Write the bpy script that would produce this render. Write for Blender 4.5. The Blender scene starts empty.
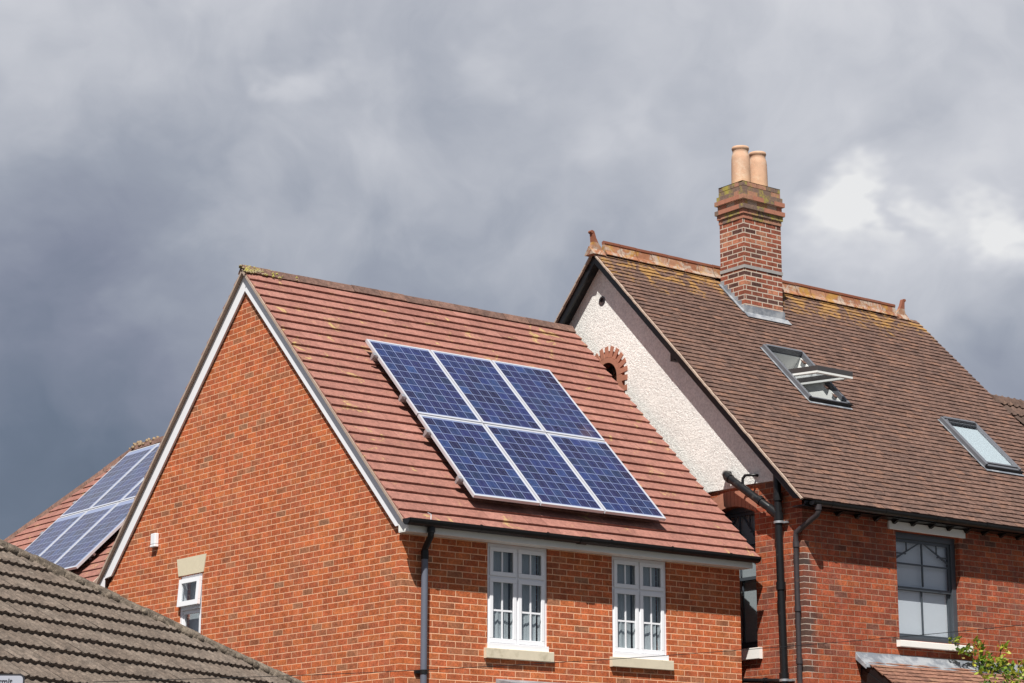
import bpy, math, random
from mathutils import Vector, Matrix
from mathutils.geometry import tessellate_polygon
random.seed(7)
R=math.radians
G=5.12                       # metres from the ground up to the eaves datum of the newer house
col=bpy.context.scene.collection
TH=0.77953; CT,ST=math.cos(TH),math.sin(TH)

# ------------------------------------------------------------------ helpers
def V3(x,y,z): return Vector((x,y,z+G))
class MB:
    """collects faces; z is measured from the eaves datum unless local=True"""
    def __init__(s,local=False): s.v=[];s.f=[];s.m=[];s.sm=[];s.g=0 if local else G
    def add(s,vs,fs,mi=0,smooth=False):
        b=len(s.v); s.v+=[(p[0],p[1],p[2]+s.g) for p in vs]
        for f in fs: s.f.append(tuple(b+i for i in f)); s.m.append(mi); s.sm.append(smooth)
    def box(s,x0,x1,y0,y1,z0,z1,mi=0):
        vs=[(x,y,z) for z in (z0,z1) for y in (y0,y1) for x in (x0,x1)]
        s.add(vs,[(0,2,3,1),(4,5,7,6),(0,1,5,4),(2,6,7,3),(0,4,6,2),(1,3,7,5)],mi)
    def obox(s,o,a,b,c,mi=0):
        """box from corner o and three edge vectors"""
        o,a,b,c=map(Vector,(o,a,b,c))
        vs=[o,o+a,o+b,o+a+b,o+c,o+a+c,o+b+c,o+a+b+c]
        fs=[(0,2,3,1),(4,5,7,6),(0,1,5,4),(2,6,7,3),(0,4,6,2),(1,3,7,5)]
        if a.cross(b).dot(c)<0: fs=[f[::-1] for f in fs]
        s.add(vs,fs,mi)
    def tube(s,pts,r,n=10,mi=0,cap=True,radii=None):
        pts=[Vector(p) for p in pts]; rings=[]; up=None
        for i,p in enumerate(pts):
            if i==0:t=pts[1]-p
            elif i==len(pts)-1:t=p-pts[i-1]
            else:t=(pts[i+1]-p).normalized()+(p-pts[i-1]).normalized()
            t.normalize()
            if up is None: up=Vector((0,0,1)) if abs(t.z)<.9 else Vector((1,0,0))
            a=t.cross(up).normalized(); b=a.cross(t).normalized(); up=b
            rr=radii[i] if radii else r
            rings.append([p+a*rr*math.cos(2*math.pi*k/n)+b*rr*math.sin(2*math.pi*k/n) for k in range(n)])
        vs=[v for g in rings for v in g]; fs=[]
        for i in range(len(rings)-1):
            for k in range(n): fs.append((i*n+k,i*n+(k+1)%n,(i+1)*n+(k+1)%n,(i+1)*n+k))
        s.add(vs,fs,mi,True)
        if cap: s.add(rings[0],[tuple(range(n))[::-1]],mi); s.add(rings[-1],[tuple(range(n))],mi)
    def prism(s,prof,a,b,mi=0,smooth=False):
        """closed profile (list of 3D points) swept from offset a to offset b"""
        a,b=Vector(a),Vector(b); n=len(prof); P=[Vector(p) for p in prof]
        s.add([p+a for p in P]+[p+b for p in P],[(i,(i+1)%n,n+(i+1)%n,n+i) for i in range(n)],mi,smooth)
        t=[tuple(q) for q in tessellate_polygon([P])]
        s.add([p+a for p in P],[q[::-1] for q in t],mi); s.add([p+b for p in P],t,mi)
    def wall(s,loops,to3,depth,mi=0):
        """wall with holes: loops in 2D, to3(u,v)->3D on the outer face, depth vector inwards"""
        d=Vector(depth); flat=[Vector(to3(*p)) for L in loops for p in L]
        t=tessellate_polygon([[Vector((p[0],p[1],0)) for p in L] for L in loops])
        s.add(flat,[tuple(q) for q in t],mi); s.add([p+d for p in flat],[tuple(q)[::-1] for q in t],mi)
        for L in loops:
            P=[Vector(to3(*p)) for p in L]; n=len(P)
            s.add(P+[p+d for p in P],[(i,(i+1)%n,n+(i+1)%n,n+i) for i in range(n)],mi)
    def build(s,name,mats,parent=None,fix=True,bevel=0):
        me=bpy.data.meshes.new(name); me.from_pydata([tuple(v) for v in s.v],[],s.f)
        mats=mats if isinstance(mats,(list,tuple)) else [mats]
        for m in mats: me.materials.append(m)
        for i,p in enumerate(me.polygons): p.material_index=s.m[i]; p.use_smooth=s.sm[i]
        if fix:
            import bmesh
            bm=bmesh.new(); bm.from_mesh(me); bmesh.ops.recalc_face_normals(bm,faces=bm.faces); bm.to_mesh(me); bm.free()
        me.update()
        o=bpy.data.objects.new(name,me); col.objects.link(o)
        if parent is not None: adopt(o,parent)
        if bevel:
            md=o.modifiers.new('bevel','BEVEL'); md.width=bevel; md.segments=2; md.limit_method='ANGLE'; md.angle_limit=R(40)
        return o
def world_loc(o):
    m=Matrix.Translation(o.location) @ o.rotation_euler.to_matrix().to_4x4()
    if o.parent: m=MW[o.parent.name] @ o.matrix_parent_inverse @ m
    return m
MW={}
def adopt(o,parent):
    """parent while keeping world place (world = mesh coordinates)"""
    o.parent=parent; o.matrix_parent_inverse=MW[parent.name].inverted(); MW[o.name]=Matrix.Identity(4)
def thing(name,loc,label,cat,group=None):
    o=bpy.data.objects.new(name,None); col.objects.link(o); o.location=loc; o.empty_display_size=.3
    o['label']=label;o['category']=cat
    if group:o['group']=group
    MW[o.name]=Matrix.Translation(Vector(loc)); return o
def rect(a,b,c,d): return [(a,c),(b,c),(b,d),(a,d)]

# ------------------------------------------------------------------ node helpers
class NT:
    def __init__(s,name,world=False):
        if world: s.m=bpy.data.worlds.new(name)
        else: s.m=bpy.data.materials.new(name)
        s.m.use_nodes=True; s.t=s.m.node_tree; s.t.nodes.clear()
    def n(s,typ,**kw):
        nd=s.t.nodes.new(typ)
        for k,v in kw.items():
            if k.startswith('i_'): s.put(nd.inputs[k[2:].replace('_',' ')],v)
            else: setattr(nd,k,v)
        return nd
    def put(s,sock,v):
        if isinstance(v,bpy.types.NodeSocket): s.t.links.new(v,sock)
        else: sock.default_value=v
    def math(s,op,a,b=None,c=None,clamp=False):
        nd=s.t.nodes.new('ShaderNodeMath'); nd.operation=op; nd.use_clamp=clamp
        for i,v in enumerate((a,b,c)):
            if v is not None: s.put(nd.inputs[i],v)
        return nd.outputs[0]
    def vmath(s,op,a,b=None):
        nd=s.t.nodes.new('ShaderNodeVectorMath'); nd.operation=op
        s.put(nd.inputs[0],a)
        if b is not None: s.put(nd.inputs[1],b)
        return nd.outputs['Value'] if op in('DOT_PRODUCT','LENGTH','DISTANCE') else nd.outputs[0]
    def noise(s,vec,scale,detail=3,rough=.55,dist=0,out='Fac'):
        nd=s.n('ShaderNodeTexNoise'); s.put(nd.inputs['Vector'],vec); nd.inputs['Scale'].default_value=scale
        nd.inputs['Detail'].default_value=detail; nd.inputs['Roughness'].default_value=rough; nd.inputs['Distortion'].default_value=dist
        return nd.outputs[out]
    def ramp(s,f,stops,interp='LINEAR'):
        nd=s.t.nodes.new('ShaderNodeValToRGB'); s.put(nd.inputs[0],f); e=nd.color_ramp.elements; nd.color_ramp.interpolation=interp
        while len(e)<len(stops): e.new(.5)
        for i,(p,c) in enumerate(stops):
            e[i].position=p; e[i].color=(*(c if isinstance(c,(tuple,list)) else (c,c,c)),1)
        return nd.outputs[0]
    def mix(s,f,a,b,mode='MIX'):
        nd=s.t.nodes.new('ShaderNodeMix'); nd.data_type='RGBA'; nd.blend_type=mode
        s.put(nd.inputs[0],f)
        for k,v in ((6,a),(7,b)):
            if isinstance(v,(tuple,list)): v=(*v,1) if len(v)==3 else v
            s.put(nd.inputs[k],v)
        return nd.outputs[2]
    def smooth(s,v,a,b,c=0.,d=1.):
        nd=s.t.nodes.new('ShaderNodeMapRange'); nd.interpolation_type='SMOOTHSTEP'
        s.put(nd.inputs[0],v)
        for i,x in enumerate((a,b,c,d)): nd.inputs[1+i].default_value=x
        return nd.outputs[0]
    def sep(s,v): nd=s.t.nodes.new('ShaderNodeSeparateXYZ'); s.put(nd.inputs[0],v); return nd.outputs
    def comb(s,x,y,z=0.):
        nd=s.t.nodes.new('ShaderNodeCombineXYZ')
        for i,v in enumerate((x,y,z)): s.put(nd.inputs[i],v)
        return nd.outputs[0]
    def obj(s): return s.n('ShaderNodeTexCoord').outputs['Object']
    def geo(s): return s.n('ShaderNodeNewGeometry')
    def white(s,vec,out='Value'):
        nd=s.n('ShaderNodeTexWhiteNoise',noise_dimensions='3D'); s.put(nd.inputs['Vector'],vec); return nd.outputs[out]
    def finish(s,color,rough=.8,bump=None,bs=.3,bd=.01,spec=.5,metal=0.,coat=0.,alpha=None):
        b=s.n('ShaderNodeBsdfPrincipled'); s.put(b.inputs['Base Color'],(*color,1) if isinstance(color,tuple) and len(color)==3 else color)
        s.put(b.inputs['Roughness'],rough); s.put(b.inputs['Metallic'],metal); s.put(b.inputs['Specular IOR Level'],spec)
        b.inputs['Coat Weight'].default_value=coat; b.inputs['Coat Roughness'].default_value=.08; b.inputs['Coat IOR'].default_value=1.62 if coat>.8 else 1.5
        if bump is not None:
            bn=s.n('ShaderNodeBump'); bn.inputs['Strength'].default_value=bs; bn.inputs['Distance'].default_value=bd
            s.put(bn.inputs['Height'],bump); s.t.links.new(bn.outputs[0],b.inputs['Normal'])
        o=s.n('ShaderNodeOutputMaterial'); s.t.links.new(b.outputs[0],o.inputs[0]); return s.m

def brick_mat(name,stops,mortar,h=.075,w=.225,mw=.0105,stain=None,mvar=.3,rough_edge=.25,pale=None,zoff=0.,uoff=0.,corner=None):
    t=NT(name); P=t.obj(); x,y,z=t.sep(P)
    wob=t.noise(P,14,2); wob2=t.noise(P,37,2)
    u=t.math('ADD',t.math('ADD',x,y),uoff); v=t.math('ADD',z,zoff)
    u=t.math('ADD',u,t.math('MULTIPLY',t.math('SUBTRACT',wob,.5),.012)); v=t.math('ADD',v,t.math('MULTIPLY',t.math('SUBTRACT',wob2,.5),.007))
    rv=t.math('DIVIDE',v,h); row=t.math('FLOOR',rv); fv=t.math('MULTIPLY',t.math('FRACT',rv),h)
    off=t.math('MULTIPLY',t.math('MODULO',row,2.),.5)
    # a little drift of the perpends from row to row
    off=t.math('ADD',off,t.math('MULTIPLY',t.white(t.comb(row,3.7,1.)),.09))
    ru=t.math('ADD',t.math('DIVIDE',u,w),off); cl=t.math('FLOOR',ru); fu=t.math('MULTIPLY',t.math('FRACT',ru),w)
    d=t.math('MINIMUM',t.math('MINIMUM',fu,t.math('SUBTRACT',w,fu)),t.math('MINIMUM',fv,t.math('SUBTRACT',h,fv)))
    mask=t.smooth(d,mw*.5-.0015,mw*.5+.002)           # 1 on the brick
    rnd=t.white(t.comb(cl,row,0.)); rnd2=t.white(t.comb(row,cl,9.))
    c=t.ramp(rnd,stops,'LINEAR')
    big=t.noise(P,.9,4,.6); mid=t.smooth(t.noise(P,6,4,.65),.25,.75); fine=t.smooth(t.noise(P,34,4,.75),.25,.75)
    val=t.math('ADD',.86,t.math('MULTIPLY',rnd2,.28))
    val=t.math('MULTIPLY',val,t.math('ADD',.74,t.math('MULTIPLY',mid,.52)))
    val=t.math('MULTIPLY',val,t.math('ADD',.62,t.math('MULTIPLY',fine,.76)))
    val=t.math('MULTIPLY',val,t.math('ADD',.78,t.math('MULTIPLY',big,.44)))
    c=t.mix(1.,c,t.comb(val,val,val),'MULTIPLY')
    mn=t.math('ADD',1-mvar,t.math('MULTIPLY',t.noise(P,3.1,4,.6),2*mvar))
    mc=t.mix(1.,mortar,t.comb(mn,mn,mn),'MULTIPLY')
    if stain: # lime bloom / soot in soft patches
        f=t.smooth(t.noise(t.vmath('MULTIPLY',P,(1.6,1.6,.45)),1.7,5,.65,1.),stain[1],stain[2],0.,stain[3]); c=t.mix(f,c,stain[0])
    if pale:  # thin salts on scattered bricks
        f=t.math('MULTIPLY',t.smooth(t.noise(P,11,4,.7),.52,.75),pale[1]); c=t.mix(f,c,pale[0])
    if corner: # sooty, repointed corner bricks
        f=t.math('MULTIPLY',t.smooth(t.math('ADD',x,t.math('MULTIPLY',t.noise(P,4,3),.3)),corner[0]+.42,corner[0]+.22),t.math('MULTIPLY',t.smooth(y,corner[1]+.3,corner[1]+.1),t.smooth(z,corner[2],corner[2]-.1)))
        c=t.mix(t.math('MULTIPLY',f,t.math('MULTIPLY',t.white(t.comb(row,cl,4.)),.95)),c,(.055,.045,.04)); mc=t.mix(f,mc,(.5,.42,.35))
    c=t.mix(mask,mc,c)
    hgt=t.math('ADD',mask,t.math('MULTIPLY',fine,.35))
    return t.finish(c,.88,hgt,.5,.006,.25)

def tile_mat(name,c1,c2,c3,lichen=None,dark=.35,rough=.85,spots=None,streak=.25,bump=.4):
    t=NT(name); P=t.obj(); g=t.geo(); r=g.outputs['Random Per Island']
    c=t.ramp(r,[(0,c1),(.45,c2),(.8,c2),(1,c3)])
    n1=t.noise(P,1.1,4,.6); n2=t.smooth(t.noise(P,13,5,.8),.27,.73); n3=t.smooth(t.noise(P,45,3,.7),.25,.75)
    v=t.math('MULTIPLY',t.math('ADD',1-streak,t.math('MULTIPLY',n1,2*streak)),t.math('ADD',1-dark,t.math('MULTIPLY',n2,2*dark)))
    v=t.math('MULTIPLY',v,t.math('ADD',.82,t.math('MULTIPLY',n3,.36)))
    c=t.mix(1.,c,t.comb(v,v,v),'MULTIPLY')
    if spots:
        vr=t.n('ShaderNodeTexVoronoi'); t.put(vr.inputs['Vector'],P); vr.inputs['Scale'].default_value=spots[1]
        f=t.math('MULTIPLY',t.smooth(vr.outputs['Distance'],spots[2],spots[2]*.5),t.smooth(t.white(t.n('ShaderNodeTexVoronoi').outputs['Position']) if False else t.noise(P,2.3,2),.5,.6))
        c=t.mix(f,c,spots[0])
    if name.startswith('lichened'):
        c=t.mix(t.smooth(t.noise(P,17,5,.8,.6),.6,.72,0.,.75),c,(.36,.32,.26)); c=t.mix(t.smooth(t.noise(P,13,5,.8,.9),.42,.30,0.,.7),c,(.05,.04,.033))
    if lichen:
        colr,ztop,zlen,amt=lichen
        x,y,z=t.sep(P); near=t.smooth(z,ztop-zlen,ztop)
        f=t.smooth(t.math('ADD',t.noise(P,3.4,6,.75,.9),t.math('MULTIPLY',near,.33)),.74-amt,.84-amt,0.,.9)
        big=t.smooth(t.math('ADD',t.noise(P,.8,3),t.math('MULTIPLY',near,.35)),.55,.72)
        c=t.mix(t.math('MULTIPLY',f,big),c,colr)
    return t.finish(c,rough,t.math('ADD',n2,t.math('MULTIPLY',n3,.5)),bump,.006,.3)

def plain(name,c,rough=.5,spec=.5,metal=0.,var=.1,scale=8,bump=.0,coat=0.,dirt=None):
    t=NT(name); P=t.obj(); n=t.noise(P,scale,4,.65)
    v=t.math('ADD',1-var,t.math('MULTIPLY',n,2*var)); cc=t.mix(1.,c,t.comb(v,v,v),'MULTIPLY')
    if dirt: cc=t.mix(t.smooth(t.noise(P,dirt[1],5,.7),dirt[2],dirt[2]+.2,0.,dirt[3]),cc,dirt[0])
    return t.finish(cc,rough,n if bump else None,bump,.004,spec,metal,coat)

M={}
M['brick']=brick_mat('orange_brick',[(0,(.29,.13,.07)),(.05,(.32,.11,.05)),(.16,(.38,.098,.042)),(.5,(.42,.100,.036)),(.85,(.44,.115,.038)),(1,(.46,.135,.046))],(.76,.44,.27),mw=.0088,pale=((.44,.24,.16),.5),mvar=.22,stain=((.42,.18,.10),.5,.8,.45))
M['oldbrick']=brick_mat('old_red_brick',[(0,(.13,.06,.042)),(.07,(.20,.06,.036)),(.25,(.26,.060,.030)),(.75,(.305,.068,.028)),(1,(.36,.095,.036))],(.36,.22,.15),h=.0765,w=.23,mw=.008,stain=((.16,.07,.055),.5,.72,.55),mvar=.5,pale=((.5,.3,.24),.2),corner=(5.75,-.80,.42+5.12))
M['quoin']=brick_mat('weathered_brick',[(0,(.06,.05,.045)),(.45,(.2,.07,.05)),(1,(.34,.09,.05))],(.5,.40,.33),h=.0765,w=.23,mw=.011,mvar=.4)
M['chimbrick']=brick_mat('chimney_brick',[(0,(.07,.035,.03)),(.2,(.13,.055,.042)),(.36,(.23,.07,.042)),(.75,(.30,.085,.048)),(1,(.40,.17,.10))],(.50,.42,.34),mw=.0155,mvar=.25,uoff=.11,zoff=.02)
M['pinktile']=tile_mat('pink_concrete_tile',(.235,.103,.080),(.270,.121,.094),(.305,.142,.112),dark=.22,streak=.24,bump=.2,lichen=((.42,.30,.12),4.2+G,30.,-.165))
M['tilebutt']=plain('tile_edge',(.13,.055,.045),.9)
M['oldtile']=tile_mat('weathered_clay_tile',(.105,.063,.050),(.138,.080,.061),(.170,.092,.064),lichen=((.32,.175,.055),5.1+G,1.25,-.045),dark=.42,streak=.2)
M['orangetile']=tile_mat('orange_clay_tile',(.17,.085,.06),(.22,.11,.075),(.25,.14,.09),dark=.4,lichen=((.36,.22,.04),9,.1,-.12))
M['ridge']=tile_mat('dark_ridge_tile',(.12,.07,.055),(.15,.085,.065),(.2,.11,.08),dark=.4)
M['tanlump']=plain('tan_mortar',(.24,.17,.10),.95,var=.5,scale=12,bump=.6)
M['cement']=plain('grey_cement',(.30,.29,.28),.95,var=.3,scale=15,bump=.4)
M['mossridge']=plain('mossy_mortar',(.26,.21,.13),.95,var=.35,scale=16,bump=.6,dirt=((.30,.27,.04),9,.42,.9))
M['terra']=tile_mat('terracotta_ridge',(.38,.13,.06),(.42,.16,.075),(.5,.26,.15),lichen=((.42,.24,.05),5.3+G,.6,-.09),dark=.4)
def ridgemat():
    t=NT('mottled_terracotta'); P=t.obj(); r=t.geo().outputs['Random Per Island']
    c=t.ramp(r,[(0,(.22,.09,.05)),(.5,(.30,.13,.07)),(1,(.34,.19,.12))])
    n=t.noise(P,9,5,.7); v=t.math('ADD',.55,t.math('MULTIPLY',n,.9)); c=t.mix(1.,c,t.comb(v,v,v),'MULTIPLY')
    c=t.mix(t.smooth(t.noise(P,5,5,.75,.5),.46,.56,0.,.85),c,(.38,.31,.25))
    c=t.mix(t.smooth(t.noise(P,3.3,5,.7,.5),.50,.62,0.,.8),c,(.36,.19,.04))
    x,y,z=t.sep(P); c=t.mix(t.smooth(z,5.315+G,5.33+G,0.,.9),c,(.22,.075,.045))
    return t.finish(c,.9,n,.6,.01,.25)
M['terra2']=ridgemat()
M['greytile']=tile_mat('lichened_concrete_tile',(.122,.094,.074),(.138,.108,.086),(.155,.124,.1),dark=.42,streak=.25,bump=1.)
M['greyhip']=tile_mat('lichened_hip_tile',(.11,.088,.066),(.15,.12,.092),(.20,.165,.125),dark=.55,streak=.35,bump=1.)
M['browntile']=tile_mat('brown_pantile',(.07,.045,.035),(.10,.062,.047),(.13,.08,.055),dark=.35)
M['mortar']=plain('verge_mortar',(.38,.29,.23),.95,var=.35,scale=25,bump=.5)
M['white']=plain('white_upvc',(.80,.80,.82),.32,var=.03,coat=.1)
M['whitepaint']=plain('white_paint',(.80,.79,.75),.5,var=.08,scale=5,dirt=((.4,.37,.3),6,.6,.35))
M['stone']=plain('cast_stone',(.60,.53,.40),.85,var=.12,scale=14,bump=.2,dirt=((.28,.24,.15),4,.5,.5))
M['stonelight']=plain('pale_cast_stone',(.62,.55,.40),.85,var=.08,scale=14)
M['black']=plain('black_plastic',(.010,.010,.011),.45,.3,var=.2,scale=5)
M['blackpaint']=plain('black_gloss_paint',(.009,.009,.010),.35,.35,var=.3,scale=9,dirt=((.06,.055,.05),8,.55,.6))
M['greypipe']=plain('faded_grey_plastic',(.11,.12,.155),.42,var=.15,scale=4)
M['ironpaint']=plain('old_black_iron_paint',(.035,.028,.03),.45,var=.35,scale=12,dirt=((.10,.05,.035),10,.55,.6))
M['greyframe']=plain('slate_grey_paint',(.055,.066,.078),.4,var=.1)
M['lead']=plain('lead_sheet',(.17,.185,.21),.5,var=.25,scale=7,bump=.3,metal=.0,dirt=((.42,.43,.44),4,.42,.6))
M['alu']=plain('anodised_aluminium',(.62,.63,.67),.35,metal=.35,var=.04)
M['rail']=plain('raw_aluminium',(.5,.5,.52),.4,metal=.7,var=.05)
M['rlframe']=plain('grey_rooflight_cladding',(.13,.135,.15),.42,metal=.1,var=.08)
M['darkframe']=plain('dark_sash_metal',(.06,.055,.055),.4,var=.1)
M['pot']=plain('buff_terracotta',(.52,.32,.21),.85,var=.3,scale=7,bump=.3,dirt=((.60,.46,.34),6,.5,.7))
M['potband']=plain('lime_streaked_clay',(.64,.48,.36),.85,var=.2,scale=20)
M['cap']=plain('lichened_flaunching',(.26,.24,.19),.95,var=.4,scale=14,bump=.6,dirt=((.34,.29,.03),7,.36,.9))
M['capbrick']=plain('lichened_brick',(.34,.17,.11),.95,var=.5,scale=18,bump=.6,dirt=((.34,.28,.05),8,.52,.9))
M['redbrickbit']=plain('rubbed_brick',(.36,.15,.095),.9,var=.3,scale=14,bump=.3)
M['curtain']=plain('net_curtain',(.50,.53,.54),.95,var=.1,scale=3)
M['blind']=plain('white_blind',(.84,.84,.87),.9,var=.05,scale=2)
M['room']=plain('plaster',(.35,.34,.32),.95)
M['roomdark']=plain('room_shade_colour',(.06,.065,.07),.95)  # near-black colour standing in for the shade of an unlit room
M['roomwhite']=plain('white_lining',(.78,.79,.76),.7,var=.04)
M['asphalt']=plain('asphalt',(.05,.05,.052),.9,var=.25,scale=40,bump=.4)
M['paving']=plain('concrete_paving',(.15,.145,.135),.9,var=.2,scale=6,bump=.2)
M['gravelground']=plain('gravelly_ground',(.065,.062,.052),.95,var=.35,scale=3,bump=.3)
M['signplate']=plain('sign_white',(.36,.37,.42),.4,var=.03)
M['signblack']=plain('sign_black',(.02,.02,.025),.5)
M['galv']=plain('galvanised_steel',(.38,.39,.41),.45,metal=.6,var=.1)
M['vine']=plain('vine_stem',(.10,.07,.045),.9,var=.3)
def stucco():
    t=NT('roughcast_render'); P=t.obj(); a=t.noise(P,34,4,.75); b=t.noise(P,1.3,4,.6); c=t.noise(P,70,2,.6)
    v=t.math('MULTIPLY',t.math('ADD',.78,t.math('MULTIPLY',t.smooth(a,.28,.72),.36)),t.math('ADD',.84,t.math('MULTIPLY',b,.32)))
    cc=t.mix(1.,(.80,.785,.745),t.comb(v,v,v),'MULTIPLY')
    cc=t.mix(t.smooth(t.noise(P,3,5,.7,.8),.55,.8,0.,.3),cc,(.46,.42,.36))
    return t.finish(cc,.95,t.math('ADD',a,t.math('MULTIPLY',c,.5)),1.,.016,.2)
M['stucco']=stucco()
def glass(name,tint,base=.06,rough=.02):
    t=NT(name); tr=t.n('ShaderNodeBsdfTransparent'); tr.inputs[0].default_value=(*tint,1)
    gl=t.n('ShaderNodeBsdfGlossy'); gl.inputs['Roughness'].default_value=rough; gl.inputs[0].default_value=(.95,.97,1,1)
    lw=t.n('ShaderNodeLayerWeight'); lw.inputs[0].default_value=.5
    f=t.math('ADD',t.math('MULTIPLY',t.math('POWER',lw.outputs['Facing'],5.),.9),base,clamp=True)
    mx=t.n('ShaderNodeMixShader'); t.put(mx.inputs[0],f); t.t.links.new(tr.outputs[0],mx.inputs[1]); t.t.links.new(gl.outputs[0],mx.inputs[2])
    o=t.n('ShaderNodeOutputMaterial'); t.t.links.new(mx.outputs[0],o.inputs[0]); return t.m
M['glass']=glass('window_glass',(.88,.90,.91),.045)
M['skyglass']=glass('rooflight_glass',(.92,.93,.94),.07)
def cells():
    """polycrystalline cells, 6 across and 10 up, in the panel's own coordinates"""
    t=NT('polycrystalline_cells'); P=t.obj(); x,y,z=t.sep(P); oi=t.n('ShaderNodeObjectInfo').outputs['Random']
    cs=.158
    ux=t.math('DIVIDE',t.math('SUBTRACT',x,.026),cs); uy=t.math('DIVIDE',t.math('SUBTRACT',y,.045),cs)
    cx,cy=t.math('FLOOR',ux),t.math('FLOOR',uy); fx,fy=t.math('FRACT',ux),t.math('FRACT',uy)
    ex=t.math('MINIMUM',fx,t.math('SUBTRACT',1.,fx)); ey=t.math('MINIMUM',fy,t.math('SUBTRACT',1.,fy))
    gap=t.smooth(t.math('MINIMUM',ex,ey),.022,.034)
    r=t.white(t.comb(cx,cy,t.math('MULTIPLY',oi,57.))); r2=t.white(t.comb(cy,cx,t.math('MULTIPLY',oi,31.)))
    vr=t.n('ShaderNodeTexVoronoi'); t.put(vr.inputs['Vector'],t.vmath('MULTIPLY',P,(1,1,1))); vr.inputs['Scale'].default_value=38
    gr=t.sep(vr.outputs['Color'])[0]
    base=t.ramp(r,[(0,(.010,.010,.048)),(.35,(.011,.014,.066)),(.7,(.011,.019,.083)),(.9,(.015,.032,.10)),(1,(.012,.018,.058))])
    v=t.math('MULTIPLY',t.math('ADD',.7,t.math('MULTIPLY',r2,.6)),t.math('ADD',.72,t.math('MULTIPLY',gr,.56)))
    c=t.mix(1.,base,t.comb(v,v,v),'MULTIPLY')
    # two bus bars per cell
    b1=t.math('ABSOLUTE',t.math('SUBTRACT',fx,.27)); b2=t.math('ABSOLUTE',t.math('SUBTRACT',fx,.73))
    bus=t.smooth(t.math('MINIMUM',b1,b2),.016,.008); c=t.mix(t.math('MULTIPLY',bus,.35),c,(.20,.23,.32))
    ins=t.math('MULTIPLY',t.math('MULTIPLY',t.math('GREATER_THAN',ux,0.),t.math('LESS_THAN',ux,6.)),t.math('MULTIPLY',t.math('GREATER_THAN',uy,0.),t.math('LESS_THAN',uy,10.)))
    c=t.mix(t.math('MULTIPLY',gap,ins),(.19,.23,.37),c)
    return t.finish(c,.6,None,0,.01,.1,0.,.85)
M['cells']=cells()
def leafmat():
    t=NT('vine_leaf'); r=t.geo().outputs['Random Per Island']
    c=t.ramp(r,[(0,(.035,.085,.012)),(.35,(.09,.18,.02)),(.55,(.26,.36,.03)),(.95,(.48,.48,.06)),(1,(.20,.05,.04))])
    b=t.n('ShaderNodeBsdfPrincipled'); t.put(b.inputs['Base Color'],c); b.inputs['Roughness'].default_value=.5
    tl=t.n('ShaderNodeBsdfTranslucent'); t.put(tl.inputs[0],c); mx=t.n('ShaderNodeMixShader'); mx.inputs[0].default_value=.35
    t.t.links.new(b.outputs[0],mx.inputs[1]); t.t.links.new(tl.outputs[0],mx.inputs[2])
    o=t.n('ShaderNodeOutputMaterial'); t.t.links.new(mx.outputs[0],o.inputs[0]); return t.m
M['leaf']=leafmat()

# ------------------------------------------------------------------ shared builders
def tiles(mb,O,U,S,width,length,gauge,tw,butt,jit=.002,ugap=.003,clip=None,half=True,angle=.0,row0=0):
    """individual roof tiles: O eave corner, U along the eave, S up the slope"""
    O,U,S=Vector(O),Vector(U).normalized(),Vector(S).normalized(); N=U.cross(S).normalized()
    if N.z<0:N=-N
    rows=int(math.ceil(length/gauge))
    for k in range(rows):
        s0=k*gauge; s1=min(s0+gauge*1.02,length)
        u=-(tw*.5 if (k%2 and half) else 0)+random.uniform(-.01,.01)
        while u<width-.002:
            a,b=max(u,0),min(u+tw-ugap,width)
            if b-a>.01 and (clip is None or clip((a+b)/2,(s0+s1)/2)):
                j1,j2=random.uniform(-jit,jit),random.uniform(-jit,jit); js=random.uniform(-jit,jit)*.9
                def p(uu,ss,h): return O+U*uu+S*ss+N*h
                vs=[p(a,s0+js,butt+j1),p(b,s0+js,butt+j2),p(b,s1,.004),p(a,s1,.004),p(a,s0+js,-.004),p(b,s0+js,-.004)]
                mb.add(vs,[(0,1,2,3),(0,4,5,1),(0,3,4),(1,5,2)])
            u+=tw
def rolltiles(mb,O,U,S,u0,u1f,length,gauge,pitch,amp,butt,jit=.003):
    """interlocking tiles with rounded rolls; u1f(s) gives the far end of a course"""
    O,U,S=Vector(O),Vector(U).normalized(),Vector(S).normalized(); N=U.cross(S).normalized()
    if N.z<0:N=-N
    n=8; rows=int(length/gauge+.5)
    for k in range(rows):
        s0=k*gauge; s1=s0+gauge+.01; i=0; u=u0+(pitch if k%2 else 0)
        while u+pitch*2<u1f((s0+s1)/2)+pitch:
            ja=random.uniform(-jit,jit); js=random.uniform(-jit,jit)*2; top=[];bot=[];low=[]
            for q in range(2*n+1):
                uu=u+q*pitch/n; ph=(q%n)/n; w=max(0,math.cos(2*math.pi*(ph-.5)))**.8*amp
                top.append(O+U*uu+S*s1+N*(w+.002)); bot.append(O+U*uu+S*(s0+js)+N*(w+butt+ja)); low.append(O+U*uu+S*(s0+js)+N*(w*.6-.012))
            m=2*n+1
            mb.add(bot+top,[(q,q+1,m+q+1,m+q) for q in range(m-1)],0,True)
            mb.add(low+bot,[(q,q+1,m+q+1,m+q) for q in range(m-1)],0)
            u+=pitch*2
def ridgeline(mb,a,b,seg,prof,gap=.006,jit=.004):
    """ridge or hip units from a to b; prof is a list of (side,up) points"""
    a,b=Vector(a),Vector(b); d=(b-a); L=d.length; d.normalize(); side=d.cross(Vector((0,0,1))).normalized(); up=side.cross(d)
    n=max(1,round(L/seg)); s=L/n
    for i in range(n):
        j=random.uniform(-jit,jit)
        P=[a+d*(i*s+gap/2)+side*x+up*(y+j) for x,y in prof]; mb.prism(P,(0,0,0),d*(s-gap))
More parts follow.
